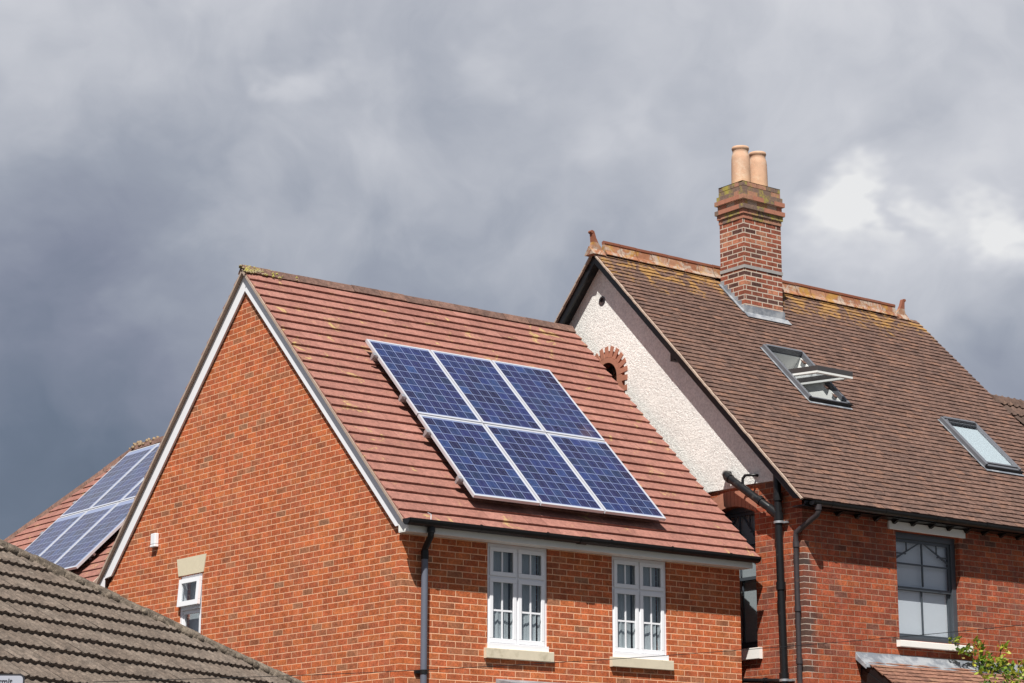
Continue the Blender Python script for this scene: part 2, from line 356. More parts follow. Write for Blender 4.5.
def halfround(mb,a,b,r,t=.004,n=8,mi=0):
    """half-round gutter, open upwards"""
    a,b=Vector(a),Vector(b); d=(b-a).normalized(); side=d.cross(Vector((0,0,1))).normalized()
    P=[a+side*r*math.cos(math.pi*k/n)+Vector((0,0,-r*math.sin(math.pi*k/n))) for k in range(n+1)]
    P+=[a+side*(r-t)*math.cos(math.pi*k/n)+Vector((0,0,-(r-t)*math.sin(math.pi*k/n))) for k in range(n,-1,-1)]
    mb.prism(P,(0,0,0),b-a,mi)
def slab(mb,O,U,S,width,length,t,mi=0):
    O,U,S=Vector(O),Vector(U),Vector(S).normalized(); N=U.cross(S).normalized()
    if N.z<0:N=-N
    mb.obox(O-N*t,U.normalized()*width,S*length,N*t,mi)

# ------------------------------------------------------------------ ground, road, pavement
def setting():
    m=MB(True); m.add([(-900,-900,0),(900,-900,0),(900,900,0),(-900,900,0)],[(0,1,2,3)]); o=m.build('ground',M['gravelground'],fix=False); o['kind']='structure'
    m=MB(True); m.add([(-300,-17,.004),(300,-17,.004),(300,-10,.004),(-300,-10,.004)],[(0,1,2,3)]); o=m.build('road',M['asphalt'],fix=False); o['kind']='structure'
    m=MB(True); m.box(-300,300,-10,-8,0,.12); m.box(-300,300,-25,-17,0,.12); o=m.build('pavement',M['paving']); o['kind']='structure'
setting()

# ------------------------------------------------------------------ newer brick house
L1=5.37; W1=7.40; MID=W1/2
ZA=4.12                       # apex of the tile plane
zt=lambda y:ZA-(MID-y)*math.tan(TH) if y<=MID else ZA-(y-MID)*math.tan(TH)
H1=thing('brick_house',(2.7,3.7,0),'newer orange brick house with pink tiled roof, white bargeboards and two white front windows','house')
def casement(parent,x0,x1,z0,z1,yf,sill):
    """white two-light casement with fanlights, in a wall facing -y"""
    w=MB(); fw=.055; xm=(x0+x1)/2; zt_=z1-.40; y0,y1=yf,yf+.07
    w.box(x0,x1,y0,y1,z1-fw,z1); w.box(x0,x1,y0,y1,z0,z0+fw)
    w.box(x0,x0+fw,y0,y1,z0+fw,z1-fw); w.box(x1-fw,x1,y0,y1,z0+fw,z1-fw)
    w.box(xm-.02,xm+.02,y0,y1,z0+fw,z1-fw); w.box(x0+fw,xm-.02,y0,y1,zt_-.02,zt_+.02); w.box(xm+.02,x1-fw,y0,y1,zt_-.02,zt_+.02)
    # plain sub-sill of the frame
    w.box(x0,x1,yf-.045,yf-.002,z0-.03,z0+.035)
    fr=w.build('window',M['white'],parent,bevel=.004)
    sa=MB(); gb=MB(); pn=MB(); cu=MB()
    for a,b in ((x0+fw-.012,xm-.014),(xm+.014,x1-fw+.012)):
        for c,d,hb in ((zt_+.012,z1-fw+.012,False),(z0+fw-.012,zt_-.012,True)):
            ys,ye=yf-.018,yf-.002; s=.052
            sa.box(a,b,ys,ye,d-s,d); sa.box(a,b,ys,ye,c,c+s); sa.box(a,a+s,ys,ye,c+s,d-s); sa.box(b-s,b,ys,ye,c+s,d-s)
            gm=(a+b)/2
            gb.box(gm-.011,gm+.011,yf+.004,yf+.012,c+s,d-s)
            if hb:
                zm=c+s+(d-c-2*s)*.5; gb.box(a+s,gm-.012,yf+.004,yf+.012,zm-.011,zm+.011); gb.box(gm+.012,b-s,yf+.004,yf+.012,zm-.011,zm+.011)
            pn.box(a+s-.004,b-s+.004,yf+.014,yf+.02,c+s-.004,d-s+.004)
    sa.build('sash',M['white'],fr,bevel=.005); gb.build('glazing_bars',M['white'],fr); pn.build('pane',M['glass'],fr)
    # curtains drawn to both sides behind the glass
    N=70; vs=[];fs=[]
    for i in range(N+1):
        u=i/N; x=x0+.03+u*(x1-x0-.06); y=yf+.075+.006*math.sin(u*47)+.004*math.sin(u*101+1)
        vs+=[(x,y,z0),(x,y,z1-.02)]
    for i in range(N):
        if .40<i/N<.445 or .895<i/N<.94: continue
        fs.append((2*i,2*i+2,2*i+3,2*i+1))
    cu.add(vs,fs,0,True); cu.build('curtain',M['curtain'],fr,fix=False)
    dk=MB(); dk.add([(x0-.3,.75,z0-.4),(x1+.6,.75,z0-.4),(x1+.6,.75,z1+.3),(x0-.3,.75,z1+.3)],[(0,1,2,3)]); dk.build('dark_room_sheet',M['roomdark'],fr,fix=False)  # added dark sheet behind the curtain gaps, room shade put into its colour
    s=MB(); s.prism([(x0-.05,-.055,z0-.03),(x0-.05,.06,z0-.02),(x0-.05,.06,z0-.15),(x0-.05,-.055,z0-.15)],(0,0,0),(x1-x0+.10,0,0)); s.build('sill',sill,fr,bevel=.006)
    return fr
def house1():
    T=.25
    w=MB()
    win=[(1.25,2.17,-1.09,.14),(3.19,4.10,-1.09,.14)]
    low=[(1.40,2.50,-3.9,-1.52)]
    front=[rect(0,L1,-G,.15)]+[rect(a,b,c,d-.001) for a,b,c,d in win+low]
    w.wall(front,lambda u,v:(u,0,v),(0,T,0))
    gab=[[(T,-G),(W1,-G),(W1,.15),(MID,3.86),(0,.15),(T,.15)],rect(4.65,5.245,-.95,.145)]
    w.wall(gab,lambda u,v:(0,u,v),(T,0,0))
    gab2=[[(T,-G),(W1,-G),(W1,.15),(MID,3.86),(0,.15),(T,.15)]]
    w.wall(gab2,lambda u,v:(L1,u,v),(-T,0,0))
    w.wall([rect(T,L1-T,-G,.15)],lambda u,v:(u,W1,v),(0,-T,0))
    w.build('wall',M['brick'],H1)
    # ---- roof
    S=Vector((0,CT,ST)); yE=-.185; LEN=(MID-yE)/CT
    r=MB(); tiles(r,(-.09,yE,zt(yE)-.022),(1,0,0),S,5.67,LEN-.02,.192,.295,.033,.0025,.002)
    S2=Vector((0,-CT,ST)); tiles(r,(-.09,W1-yE,zt(yE)-.022),(1,0,0),S2,5.68,LEN-.02,.192,.295,.024,.0022,.002)
    rf=r.build('roof',M['pinktile'],H1,fix=False)
    d=MB()
    slab(d,(-.03,yE+.02,zt(yE)-.01),(1,0,0),S,5.54,LEN-.06,.06); slab(d,(-.03,W1-yE-.02,zt(yE)-.01),(1,0,0),S2,5.54,LEN-.06,.06)
    d.build('roof_deck',M['ridge'],rf)
    for s_,y_ in ((S,yE),(S2,W1-yE)):
        for x0,ww in ((-.096,.065),(5.535,.05)):
            O=Vector((x0,y_,zt(yE))); N=Vector((0,-s_.y/CT*ST,CT))
            v=MB(); v.obox(O-N*.048,(ww,0,0),s_*(LEN-.02),N*.032); v.build('verge',M['mortar'],rf)
    g=MB(); ridgeline(g,(-.10,MID,ZA),(5.57,MID,ZA),.45,[(-.10,-.075),(-.02,.03),(0,.04),(.02,.03),(.10,-.075),(.08,-.085),(0,.0),(-.08,-.085)])
    g.build('ridge_tiles',M['ridge'],rf)
    k=MB()
    for i in range(150):
        x=-.12+abs(random.gauss(0,.32)); y=MID+random.uniform(-.13,.04); z=ZA+.028-abs(y-MID)*.95; q=random.uniform(.008,.022)
        k.tube([(x-q,y,z),(x,y,z+.006),(x+q,y,z)],q,6,radii=[q*.4,q,q*.4])
    k.build('moss',M['mossridge'],rf)['kind']='stuff'
    # ---- bargeboards (face plus a slim return) on the gable facing the camera
    for nm,s_,y_ in (('bargeboard',S,-.20),('bargeboard',S2,W1+.20)):
        b=MB(); N=Vector((0,-s_.y/CT*ST,CT)); O=Vector((-.05,y_,zt(y_ if y_<0 else W1-y_)))
        Lb=(MID+.20)/CT
        lo,hi=-.222,-.050
        # foot is cut plumb, head is cut on the ridge line
        ang=math.tan(TH)
        P=[O+N*hi,O+s_*(Lb+hi*ang)+N*hi, O+s_*(Lb+lo*ang)+N*lo, O+N*lo+s_*(.235*ang*.72+(.17 if y_>0 else 0))]
        if y_>0: P[0]=O+N*hi+s_*.12
        b.prism(P,(.010,0,0),(.039,0,0))
        b.build(nm,M['white'],H1)
    # ---- boxed eaves: fascia, soffit, end caps
    for sg,yy in ((-1,0),(1,W1)):
        f=MB()
        yo=yy+sg*.20; a,b=sorted((yo,yo-sg*.02)); f.box(-.045,5.42,a,b,.135,.285)
        a,b=sorted((yo-sg*.021,yy+sg*.001)); f.box(-.045,5.42,a,b,.137,.15)
        # triangular box ends
        for x in (-.046,5.40):
            P=[(x,yo-sg*.0205,.151),(x,yy+sg*.001,.151),(x,yy+sg*.001,zt(0)-.09),(x,yo-sg*.0205,.235)]
            f.prism(P,(0,0,0),(.02,0,0))
        f.build('fascia',M['whitepaint'] if sg<0 else M['white'],H1,bevel=.003)
        gt=MB(); halfround(gt,(-.13,yy+sg*.280,.272),(5.43,yy+sg*.280,.272),.077)
        for x in (-.13,5.422): 
            P=[Vector((x,yy+sg*.280,.272))+Vector((0,.077*math.cos(math.pi*k/8),-.077*math.sin(math.pi*k/8))) for k in range(9)]; gt.prism(P,(0,0,0),(.008,0,0))
        for x in (.9,1.9,2.9,3.9,4.9): halfround(gt,(x-.018,yy+sg*.278,.282),(x+.018,yy+sg*.280,.276),.083)
        halfround(gt,(2.42,yy+sg*.280,.274),(2.54,yy+sg*.280,.274),.087)
        gt.build('gutter',M['black'],H1)
    # ---- downpipe
    d=MB(); x=.285
    d.tube([(.235,-.262,.225),(.235,-.262,.13),(.24,-.245,.09),(.28,-.10,.00),(x,-.07,-.04),(x,-.068,-.13)],.038,12)
    d.tube([(.235,-.262,.24),(.235,-.262,.14)],.048,12); d.tube([(x,-.068,-.05),(x,-.068,-.15)],.046,12)
    dp=d.build('downpipe',M['black'],H1)
    d=MB(); d.tube([(x,-.068,-.15),(x,-.068,-G+.05)],.040,12)
    for z in (-1.9,-3.7): d.tube([(x,-.068,z),(x,-.068,z-.1)],.047,12)
    d.build('pipe_run',M['greypipe'],dp)
    for z in (-1.43,-3.2):
        d=MB(); d.tube([(x,-.068,z),(x,-.068,z-.045)],.049,12); d.box(x-.09,x+.09,-.03,-.001,z-.04,z-.005); d.build('bracket',M['black'],dp)
    # aerial wire loop clipped to the gutter
    c=MB(); c.tube([(.10,-.30,.20),(.13,-.315,.22),(.19,-.32,.27),(.205,-.30,.34),(.20,-.24,.37)],.006,6); c.build('gutter_wire',M['galv'],H1)
    # ---- windows
    for a,b,c_,d_ in win: casement(H1,a,b,c_,d_,.025,M['stone'])
    # ground floor window with a lead canopy, just below the photo's edge
    c=MB(); c.prism([(1.38,-.001,-1.475),(1.38,-.30,-1.53),(1.38,-.30,-1.56),(1.38,-.001,-1.56)],(0,0,0),(1.14,0,0)); c.build('canopy',M['lead'],H1)
    lw=MB(); lw.box(1.41,2.49,.05,.12,-3.89,-1.53); lw.build('door',M['greyframe'],H1)
    # ---- small gable window: keystone lintel, open top light, fixed lower light
    y0,y1=4.65,5.245
    w=MB(); f=.06; X0,X1=.015,.08; zm=-.29
    w.box(X0,X1,y0,y1,.10,.144); w.box(X0,X1,y0,y0+f,-.95,.10); w.box(X0,X1,y1-f,y1,-.95,.10); w.box(X0,X1,y0+f,y1-f,zm-.03,zm+.03); w.box(X0,X1,y0+f,y1-f,-.95,-.89)
    fr=w.build('window',M['white'],H1,bevel=.004)
    s=MB(); s.box(X0-.02,X0-.002,y0+f-.01,y1-f+.01,zm-.035,zm-.015)
    for a,b,c_,d_ in ((y0+f+.001,y1-f-.001,zm-.085,zm-.031),(y0+f+.001,y1-f-.001,-.889,-.84),(y0+f+.001,y0+f+.04,-.84,zm-.085),(y1-f-.04,y1-f-.001,-.84,zm-.085)): s.box(X0+.01,X0+.045,a,b,c_,d_)
    # top-hung sash pushed out at the foot
    hx,hz=X0-.004,.095; an=R(4); Hh=.37
    def sp(y,t,o=0): return (hx-math.sin(an)*t-o*math.cos(an),y,hz-math.cos(an)*t+o*math.sin(an))
    def bar(a,b,t0,t1):
        P=[sp(a,t0),sp(b,t0),sp(b,t1),sp(a,t1)]; s.prism(P,(0,0,0),(-.04*math.cos(an),0,.04*math.sin(an)))
    ya,yb=y0+.018,y1-.018
    bar(ya,yb,0,.06);bar(ya,yb,Hh-.065,Hh);bar(ya,ya+.075,.06,Hh-.065);bar(yb-.075,yb,.06,Hh-.065)
    s.build('sash',M['white'],fr,bevel=.004)
    p=MB(); P=[sp(ya+.07,.055,.015),sp(yb-.07,.055,.015),sp(yb-.07,Hh-.06,.015),sp(ya+.07,Hh-.06,.015)]; p.prism(P,(0,0,0),(-.006,0,.001)); p.box(X0+.03,X0+.036,y0+f,y1-f,-.87,zm-.06)
    p.build('pane',M['glass'],fr)
    q=MB(); q.add([(.16,y0-.1,-1),(.16,y1+.1,-1),(.16,y1+.1,.2),(.16,y0-.1,.2)],[(0,1,2,3)]); q.build('blind',M['curtain'],fr,fix=False)
    l=MB(); l.prism([(-.012,4.61,.150),(-.012,5.285,.150),(-.012,5.345,.385),(-.012,4.55,.385)],(0,0,0),(.05,0,0)); l.build('lintel',M['stonelight'],fr,bevel=.003)
    b=MB(); b.box(-.06,-.001,5.90,6.03,.66,.81); b.box(-.065,-.002,5.895,6.035,.62,.655); b.build('vent_box',M['white'],H1,bevel=.008)
house1()

# ------------------------------------------------------------------ solar panels
def make_panel(name,W,H,label):
    t=thing(name,(0,0,0),label,'solar panel')
    f=MB(True); b=.029; d=.04
    f.box(0,W,0,b,-d,0); f.box(0,W,H-b,H,-d,0); f.box(0,b,b,H-b,-d,0); f.box(W-b,W,b,H-b,-d,0)
    g=MB(True); g.box(b,W-b,b,H-b,-.012,-.003)
    k=MB(True); k.box(b,W-b,b,H-b,-.034,-.013)
    fo=f.build('frame',M['alu']); go=g.build('cell_sheet',M['cells']); ko=k.build('backing_sheet',M['signblack'])
    for o in (fo,go,ko): o.parent=t
    return t
def place(t,O,U,S):
    U,S=Vector(U).normalized(),Vector(S).normalized(); N=U.cross(S)
    m=Matrix((U,S,N)).transposed().to_4x4(); t.location=O; t.rotation_euler=m.to_euler()
def copy_tree(o,parent=None):
    c=o.copy(); col.objects.link(c)
    if parent: c.parent=parent
    for ch in list(o.children): copy_tree(ch,c)
    return c
def array(proto,O,U,S,W,H,labels,group,gx=.02,gy=.025):
    O,U,S=Vector(O),Vector(U).normalized(),Vector(S).normalized(); n=0
    for r_ in range(2):
        for c_ in range(3):
            t=proto if n==0 else copy_tree(proto)
            place(t,O+U*(c_*(W+gx))+S*(r_*(H+gy)),U,S); t['label']=labels[r_][c_]; t['group']=group; n+=1
def rails(parent,O,U,S,length,spots,mat):
    U,S=Vector(U).normalized(),Vector(S).normalized(); N=U.cross(S)
    for s in spots:
        m=MB(True); o=Vector(O)+S*s-N*.085-U*.07
        m.obox(o,U*(length+.05),S*.04,N*.042)
        for a in (0,): m.obox(o+U*a-S*.01+N*.043,U*.06,S*.06,N*.05)
        for k in range(4): m.obox(o+U*(.3+k*(length-.5)/3)-N*.06,U*.04,S*.04,N*.059)
        m.build('mounting_rail',mat,parent)
S1=Vector((0,CT,ST)); N1=Vector((0,-ST,CT))
PW,PH=1.005,1.675
pb=Vector((1.048,-.004,.692+G))
p1=make_panel('solar_panel',PW,PH,'')
lab=lambda w:[[f'{b} solar panel in the {a} row of six on the {w}' for b in ('left','middle','right')] for a in ('bottom','top')]
array(p1,pb,(1,0,0),S1,PW,PH,[['lower left of the six solar panels on the pink tiled roof','lower middle solar panel, above the gap between the two white front windows','lower right of the six solar panels on the pink tiled roof'],['upper left solar panel of the newer house, nearest its gable peak','upper middle solar panel of the newer house, between two others','upper right solar panel of the newer house, nearest the arched brick gable window']],'solar panels on the pink tiled roof')
rf1=[o for o in H1.children if o.name.startswith('roof')][0]
rails(rf1,pb,(1,0,0),S1,3*PW+.04,(.32,1.28,2.05,2.98),M['rail'])

# ------------------------------------------------------------------ hipped house behind, with its own array
def house0():
    t=thing('hipped_house',(3.3,12.4,0),'house behind the newer one at far left, red tiled roof with hip and solar panels','house')
    p=R(45.13); c,s=math.cos(p),math.sin(p)
    SU=Vector((c,0,s)); UU=Vector((0,-1,0)); N=Vector((-s,0,c))
    A=Vector((2.876,12.447,3.216))-N*.14
    xE=.12; zE=A.z-(A.x-xE)*math.tan(p)
    xR=3.30; zR=zE+(xR-xE)*math.tan(p); LEN=(xR-xE)/c
    yN=8.32; yF=12.95+(xR-xE)
    w=MB(); 
    w.box(.35,6.25,yN+.15,16.0,-G,zE-.06); w.build('wall',M['brick'],t)
    r=MB()
    # hip limit: measured from the far end
    def clip(u,s_): return (u > (s_*c)+.06)
    tiles(r,(xE,yF,zE-.02),UU,SU,yF-yN,LEN,.192,.295,.024,.002,.003,clip=clip)
    # far (hip) and rear slopes
    S3=Vector((0,-c,s)); tiles(r,(xE,yF,zE-.02),(1,0,0),S3,2*(xR-xE),LEN,.192,.295,.024,.002,.003,clip=lambda u,s_: s_*c+.2<u<2*(xR-xE)-s_*c-.2)
    S4=Vector((-c,0,s)); tiles(r,(2*xR-xE,yN,zE-.02),(0,1,0),S4,yF-yN,LEN,.192,.295,.024,.002,.003,clip=lambda u,s_: u<yF-yN-s_*c-.2)
    rf=r.build('roof',M['pinktile'],t,fix=False)
    d=MB(); e=.05
    P=[(xE+.03,yN+.03,zE-e),(xE+.03,yF-.03,zE-e),(xR,yF-(xR-xE),zR-e),(xR,yN+.03,zR-e),(2*xR-xE-.03,yN+.03,zE-e),(2*xR-xE-.03,yF-.03,zE-e)]
    d.add(P,[(0,1,2,3),(1,5,2),(2,5,4,3),(0,3,4),(0,4,5,1)]); d.build('roof_deck',M['ridge'],rf)
    h=MB(); pr=[(-.13,-.12),(-.05,.0),(0,.015),(.05,.0),(.13,-.12)]
    ridgeline(h,(xE,yF,zE+.03),(xR,yF-(xR-xE),zR+.03),.38,pr); ridgeline(h,(xR,yN,zR+.02),(xR,yF-(xR-xE),zR+.02),.45,pr); h.build('hip_tiles',M['ridge'],rf)
    k=MB()
    for i in range(30):
        y=yF-(xR-xE)+random.uniform(-.75,.15); x=xR-random.uniform(-.03,.13); z=zR+.05-abs(x-xR)*.9; q=random.uniform(.012,.04)
        k.tube([(x,y-q,z),(x,y,z+.01),(x,y+q,z)],q,6,radii=[q*.4,q,q*.4])
    k.build('ridge_mortar',M['tanlump'],rf)['kind']='stuff'
    v=MB(); v.obox(Vector((xE,yN-.03,zE-.06)),(0,.04,0),SU*LEN,N*.055); v.build('verge',M['mortar'],rf)
    f=MB(); f.box(xE+.02,xE+.045,yN,yF-.1,zE-.2,zE-.05); f.box(xE+.046,.349,yN,yF-.1,zE-.2,zE-.18); f.build('fascia',M['white'],t)
    g=MB(); halfround(g,(xE-.045,yN-.03,zE-.035),(xE-.045,yF,zE-.035),.056); g.build('gutter',M['black'],t)
    Wp,Hp=1.07,1.75; H_=2*Hp+.03; W_=3*Wp+.04
    O=Vector((2.876,12.447,3.216+G))-SU*H_
    pp=make_panel('solar_panel',Wp,Hp,'')
    array(pp,O,UU,SU,Wp,Hp,[['greyish solar panel at far left, partly cut off by the lichened grey roof','middle lower solar panel of the far left six, foot just above the grey roof','lower solar panel of the far left six, closest to the white bargeboard'],['upper panel at far left with its top edge on the skyline below the hip','middle upper panel behind the newer house, half hidden by its gable edge','sliver of solar panel showing beside the gable edge, upper right of the far left six']],'solar panels on the house behind',gy=.03)
    rails(rf,O,UU,SU,W_,(.35,1.35,2.15,3.1),M['rail'])
house0()

# ------------------------------------------------------------------ older gabled house
X2,Y2=5.75,-.80; XR=12.48; XV=5.53; M2=3.15; P2=R(45.13); C2,S2_=math.cos(P2),math.sin(P2); T2=math.tan(P2)
ZA2=5.195; zt2=lambda y: ZA2-abs(M2-y)*T2
YB2=2*M2-Y2
H2=thing('gabled_house',(9.1,3.15,0),'older red brick house with roughcast gable, weathered brown roof, chimney and two rooflights','house')
def sash_window(parent,to3,n,u0,u1,z0,z1,inset,frame,behind,diag=True,curt='blind',arch=False):
    """grey box-sash window; to3(u,z,d) with d = depth into the wall"""
    def bx(mb,a,b,c,d,e,f):
        vs=[to3(u,z,q) for q in (e,f) for z in (c,d) for u in (a,b)]
        mb.add(vs,[(0,2,3,1),(4,5,7,6),(0,1,5,4),(2,6,7,3),(0,4,6,2),(1,3,7,5)])
    fm=MB(); F=.085
    bx(fm,u0,u1,z1-F,z1,inset,inset+.09); bx(fm,u0,u1,z0,z0+.06,inset-.02,inset+.09)
    bx(fm,u0,u0+F,z0+.06,z1-F,inset,inset+.09); bx(fm,u1-F,u1,z0+.06,z1-F,inset,inset+.09)
    fr=fm.build('window',frame,parent,bevel=.004)
    a,b=u0+F,u1-F; zm=(z0+z1)/2-.02; s=.042; sa=MB()
    d0=inset+.025
    for c,d,dd in ((zm-.02,z1-F,d0),(z0+.06,zm+.02,d0+.03)):
        bx(sa,a,b,d-s,d,dd,dd+.028); bx(sa,a,b,c,c+s,dd,dd+.028); bx(sa,a,a+s*.8,c+s,d-s,dd,dd+.028); bx(sa,b-s*.8,b,c+s,d-s,dd,dd+.028)
    um=(a+b)/2; g=.011; zb=zm+.02+(z1-F-zm)*.47
    bx(sa,um-g,um+g,zm+.02+s-.02,z1-F-s,d0+.004,d0+.022); bx(sa,um-g,um+g,z0+.1,zm-.02,d0+.034,d0+.052)
    bx(sa,a+s*.8,um-g,zb-g,zb+g,d0+.004,d0+.022); bx(sa,um+g,b-s*.8,zb-g,zb+g,d0+.004,d0+.022)
    if diag:
        zt_=z1-F-s; zl=zb+.05
        for sg in (-1,1):
            ua,ub=um+sg*.05,(b-s*.8 if sg>0 else a+s*.8)
            P=[to3(ua,zt_,d0+.006),to3(ua+sg*.03,zt_,d0+.006),to3(ub,zl+.03,d0+.006),to3(ub,zl,d0+.006)]
            dv=Vector(to3(0,0,.014))-Vector(to3(0,0,0)); sa.prism(P,(0,0,0),dv)
            uq=um+sg*(abs(ub-um)*.58); zq=zt_-(zt_-zl)*.5
            bx(sa,uq-.009,uq+.009,zt_-(zt_-zl)*.52,zt_,d0+.007,d0+.02); bx(sa,*sorted((um+sg*abs(ub-um)*.60,ub)),zl+(zt_-zl)*.36-.009,zl+(zt_-zl)*.36+.009,d0+.008,d0+.021)
    sa.build('sash',frame,fr)
    p=MB(); bx(p,a+.01,b-.01,zm,z1-F-.02,d0+.012,d0+.016); bx(p,a+.01,b-.01,z0+.08,zm-.001,d0+.042,d0+.046); p.build('pane',M['glass'],fr)
    if behind is not None:
        c=MB(); c.add([to3(a-.15,z0-.1,inset+.093),to3(b+.15,z0-.1,inset+.093),to3(b+.15,z1,inset+.093),to3(a-.15,z1,inset+.093)],[(0,1,2,3)]); c.build(curt,behind,fr,fix=False)
    return fr
def house2():
    T=.28; w=MB()
    WX0,WX1,WZ0,WZ1=7.50,8.77,-.705,.76
    zE=1.15
    w.wall([rect(X2,XR-.1,-G,zt2(Y2)-.125),rect(WX0,WX1,WZ0,WZ1)],lambda u,v:(u,Y2,v),(0,T,0))
    arch=[(3.08+.22*math.cos(a),3.285+.22*math.sin(a)) for a in [math.pi*k/12 for k in range(13)]]+[(2.86,2.6),(3.30,2.6)]
    sa0,sa1=.086,.99
    sarch=[(sa0,-.845),(sa1,-.845),(sa1,.95)]+[(sa0+(sa1-sa0)*(1-k/8),.95+.12*math.sin(math.pi*k/8)) for k in range(1,8)]+[(sa0,.95)]
    gz=zt2(Y2)-.12
    gab=[(Y2+T,-G),(YB2,-G),(YB2,gz),(M2,ZA2-.12),(Y2,gz),(Y2,gz-.001),(Y2+T,gz-.001)]
    w.wall([gab,arch[::-1],sarch],lambda u,v:(X2,u,v),(T,0,0))
    w.wall([gab],lambda u,v:(XR-.1,u,v),(-T,0,0))
    w.wall([rect(X2+T,XR-.1-T,-G,gz)],lambda u,v:(u,YB2,v),(0,-T,0))
    w.build('wall',M['oldbrick'],H2)
    # weathered corner bricks, alternately long and short
    q=MB()
    for i in range(0):
        pass
    # roughcast coat on the gable, with a lumpy lower edge
    zs=1.32
    yS=M2-(ZA2-.13-zs)/T2; pts=[(yS+.02,zs)]; n=30
    lower=[]; yb=2*M2-yS
    for k in range(n+1):
        yy=Y2+.02 if k==0 else yS+(yb-yS)*k/n
    loop=[(yS,zs+.0)]+[(yS+(yb-yS)*k/40,zs+random.uniform(-.012,.012)) for k in range(1,40)]+[(yb,zs),(M2,ZA2-.13)]
    vh=[(3.18+.062*math.cos(2*math.pi*k/12),4.46+.062*math.sin(2*math.pi*k/12)) for k in range(12)]
    big=[(3.08+.40*math.cos(a),3.285+.40*math.sin(a)) for a in [math.pi*k/14 for k in range(15)]]+[(2.68,2.6),(3.48,2.6)]
    s=MB(); s.wall([loop,vh,big[::-1]],lambda u,v:(X2-.03,u,v),(.029,0,0)); s.build('roughcast_coat',M['stucco'],H2)
    v=MB()
    for k in range(12):
        a0,a1=2*math.pi*k/12,2*math.pi*(k+1)/12
        P=[(X2-.034,3.18+r_*math.cos(a),4.46+r_*math.sin(a)) for r_,a in ((.075,a0),(.075,a1),(.05,a1),(.05,a0))]; v.prism(P,(0,0,0),(.03,0,0))
    v.box(X2-.008,X2-.002,3.125,3.235,4.405,4.515); v.build('round_vent',M['ironpaint'],H2)
    # arched gable window with toothed brick surround
    ring=MB()
    ring_pts=[]
    for k in range(24):
        a0,a1=math.pi*k/24,math.pi*(k+1)/24
        P=[(X2-.036,3.08+r_*math.cos(a),3.285+r_*math.sin(a)) for r_,a in ((.222,a0),(.222,a1),(.315,a1),(.315,a0))]; ring.prism(P,(0,0,0),(.04,0,0))
    for k in range(11):
        a=math.pi*(k+.5)/11; wd=.036
        ca,sa_=math.cos(a),math.sin(a)
        P=[(X2-.038,3.08+r_*ca-t_*sa_,3.285+r_*sa_+t_*ca) for r_,t_ in ((.30,-wd),(.465+random.uniform(-.01,.01),-wd*1.05),(.465,wd*1.05),(.30,wd))]; ring.prism(P,(0,0,0),(.04,0,0))
    for sg in (-1,1):
        a,b=sorted((3.08+sg*.222,3.08+sg*.335)); ring.box(X2-.036,X2+.004,a,b,2.62,3.283)
        for k in range(5):
            z=3.22-k*.15; a,b=sorted((3.08+sg*.336,3.08+sg*(.46 if k%2==0 else .45))); ring.box(X2-.038,X2+.004,a,b,z-.04,z+.04)
    fr=MB(); fr.prism([(X2+.10,3.08+.215*math.cos(a),3.285+.215*math.sin(a)) for a in [math.pi*k/12 for k in range(13)]]+[(X2+.10,2.865,2.6),(X2+.10,3.295,2.6)],(0,0,0),(.02,0,0))
    aw=fr.build('arched_window',M['darkframe'],H2); gp=MB(); gp.prism([(X2+.085,3.08+.19*math.cos(a),3.285+.19*math.sin(a)) for a in [math.pi*k/12 for k in range(13)]]+[(X2+.085,2.89,2.65),(X2+.085,3.27,2.65)],(0,0,0),(.01,0,0)); gp.build('pane',M['glass'],aw)
    ring.build('brick_arch',M['redbrickbit'],aw)
    # ---- roof
    S=Vector((0,C2,S2_)); yE=-1.05; zE2=zt2(yE); LEN=(M2-yE)/C2
    holes=[(7.54,8.27,.80,1.66),(10.34,11.04,.02,.79)]
    def clip(u,s_):
        x=XV+u; y=yE+s_*C2
        for a,b,c,d in holes:
            if a-.02<x<b+.02 and c<y<d: return False
        if 7.93<x<8.66 and y>2.5: return False
        return True
    r=MB(); tiles(r,(XV,yE,zE2-.012),(1,0,0),S,XR-XV,LEN-.02,.108,.168,.020,.0045,.004,clip=clip)
    SB=Vector((0,-C2,S2_)); tiles(r,(XV,2*M2-yE,zE2-.012),(1,0,0),SB,XR-XV,LEN-.02,.3,.5,.0145,.003,.004)
    rf=r.build('roof',M['oldtile'],H2,fix=False)
    # deck with real openings for the rooflights
    d=MB(); sO=lambda x,s_:Vector((x,yE+.03+s_*C2,zE2-.012+.03*T2+s_*S2_))
    N=Vector((0,-S2_,C2)); LD=LEN-.08
    hl=[rect(a,b,(c-yE-.03)/C2,(e-yE-.03)/C2) for a,b,c,e in holes]
    d.wall([rect(XV+.03,XR-.03,0,LD)]+hl,lambda u,v_:tuple(sO(u,v_)),tuple(-N*.06))
    slab(d,(XV+.03,2*M2-yE-.03,zE2-.012+.03*T2),(1,0,0),SB,XR-XV-.06,LD,.06); d.build('roof_deck',M['blackpaint'],rf)
    # warm orange undercloak/verge tiles at the far verge and mortar on the near verge
    for x0,mt in ((XV-.025,0),(XR-.02,1)):
        for s_,y_ in ((S,yE),(SB,2*M2-yE)):
            NN=Vector((0,-s_.y/C2*S2_,C2)); e=MB(); k=0
            while k*.108<LEN-.05:
                j=random.uniform(-.004,.004)
                e.obox(Vector((x0+j,y_,zE2))+s_*(k*.108)-NN*.032,(.04,0,0),s_*.106,NN*(.022+j),mt); k+=1
            e.build('verge',[M['mortar'],M['orangetile']],rf)
    # ridge: saddle tiles with a raised crest, plus a finial at each end
    g=MB(); zr=ZA2
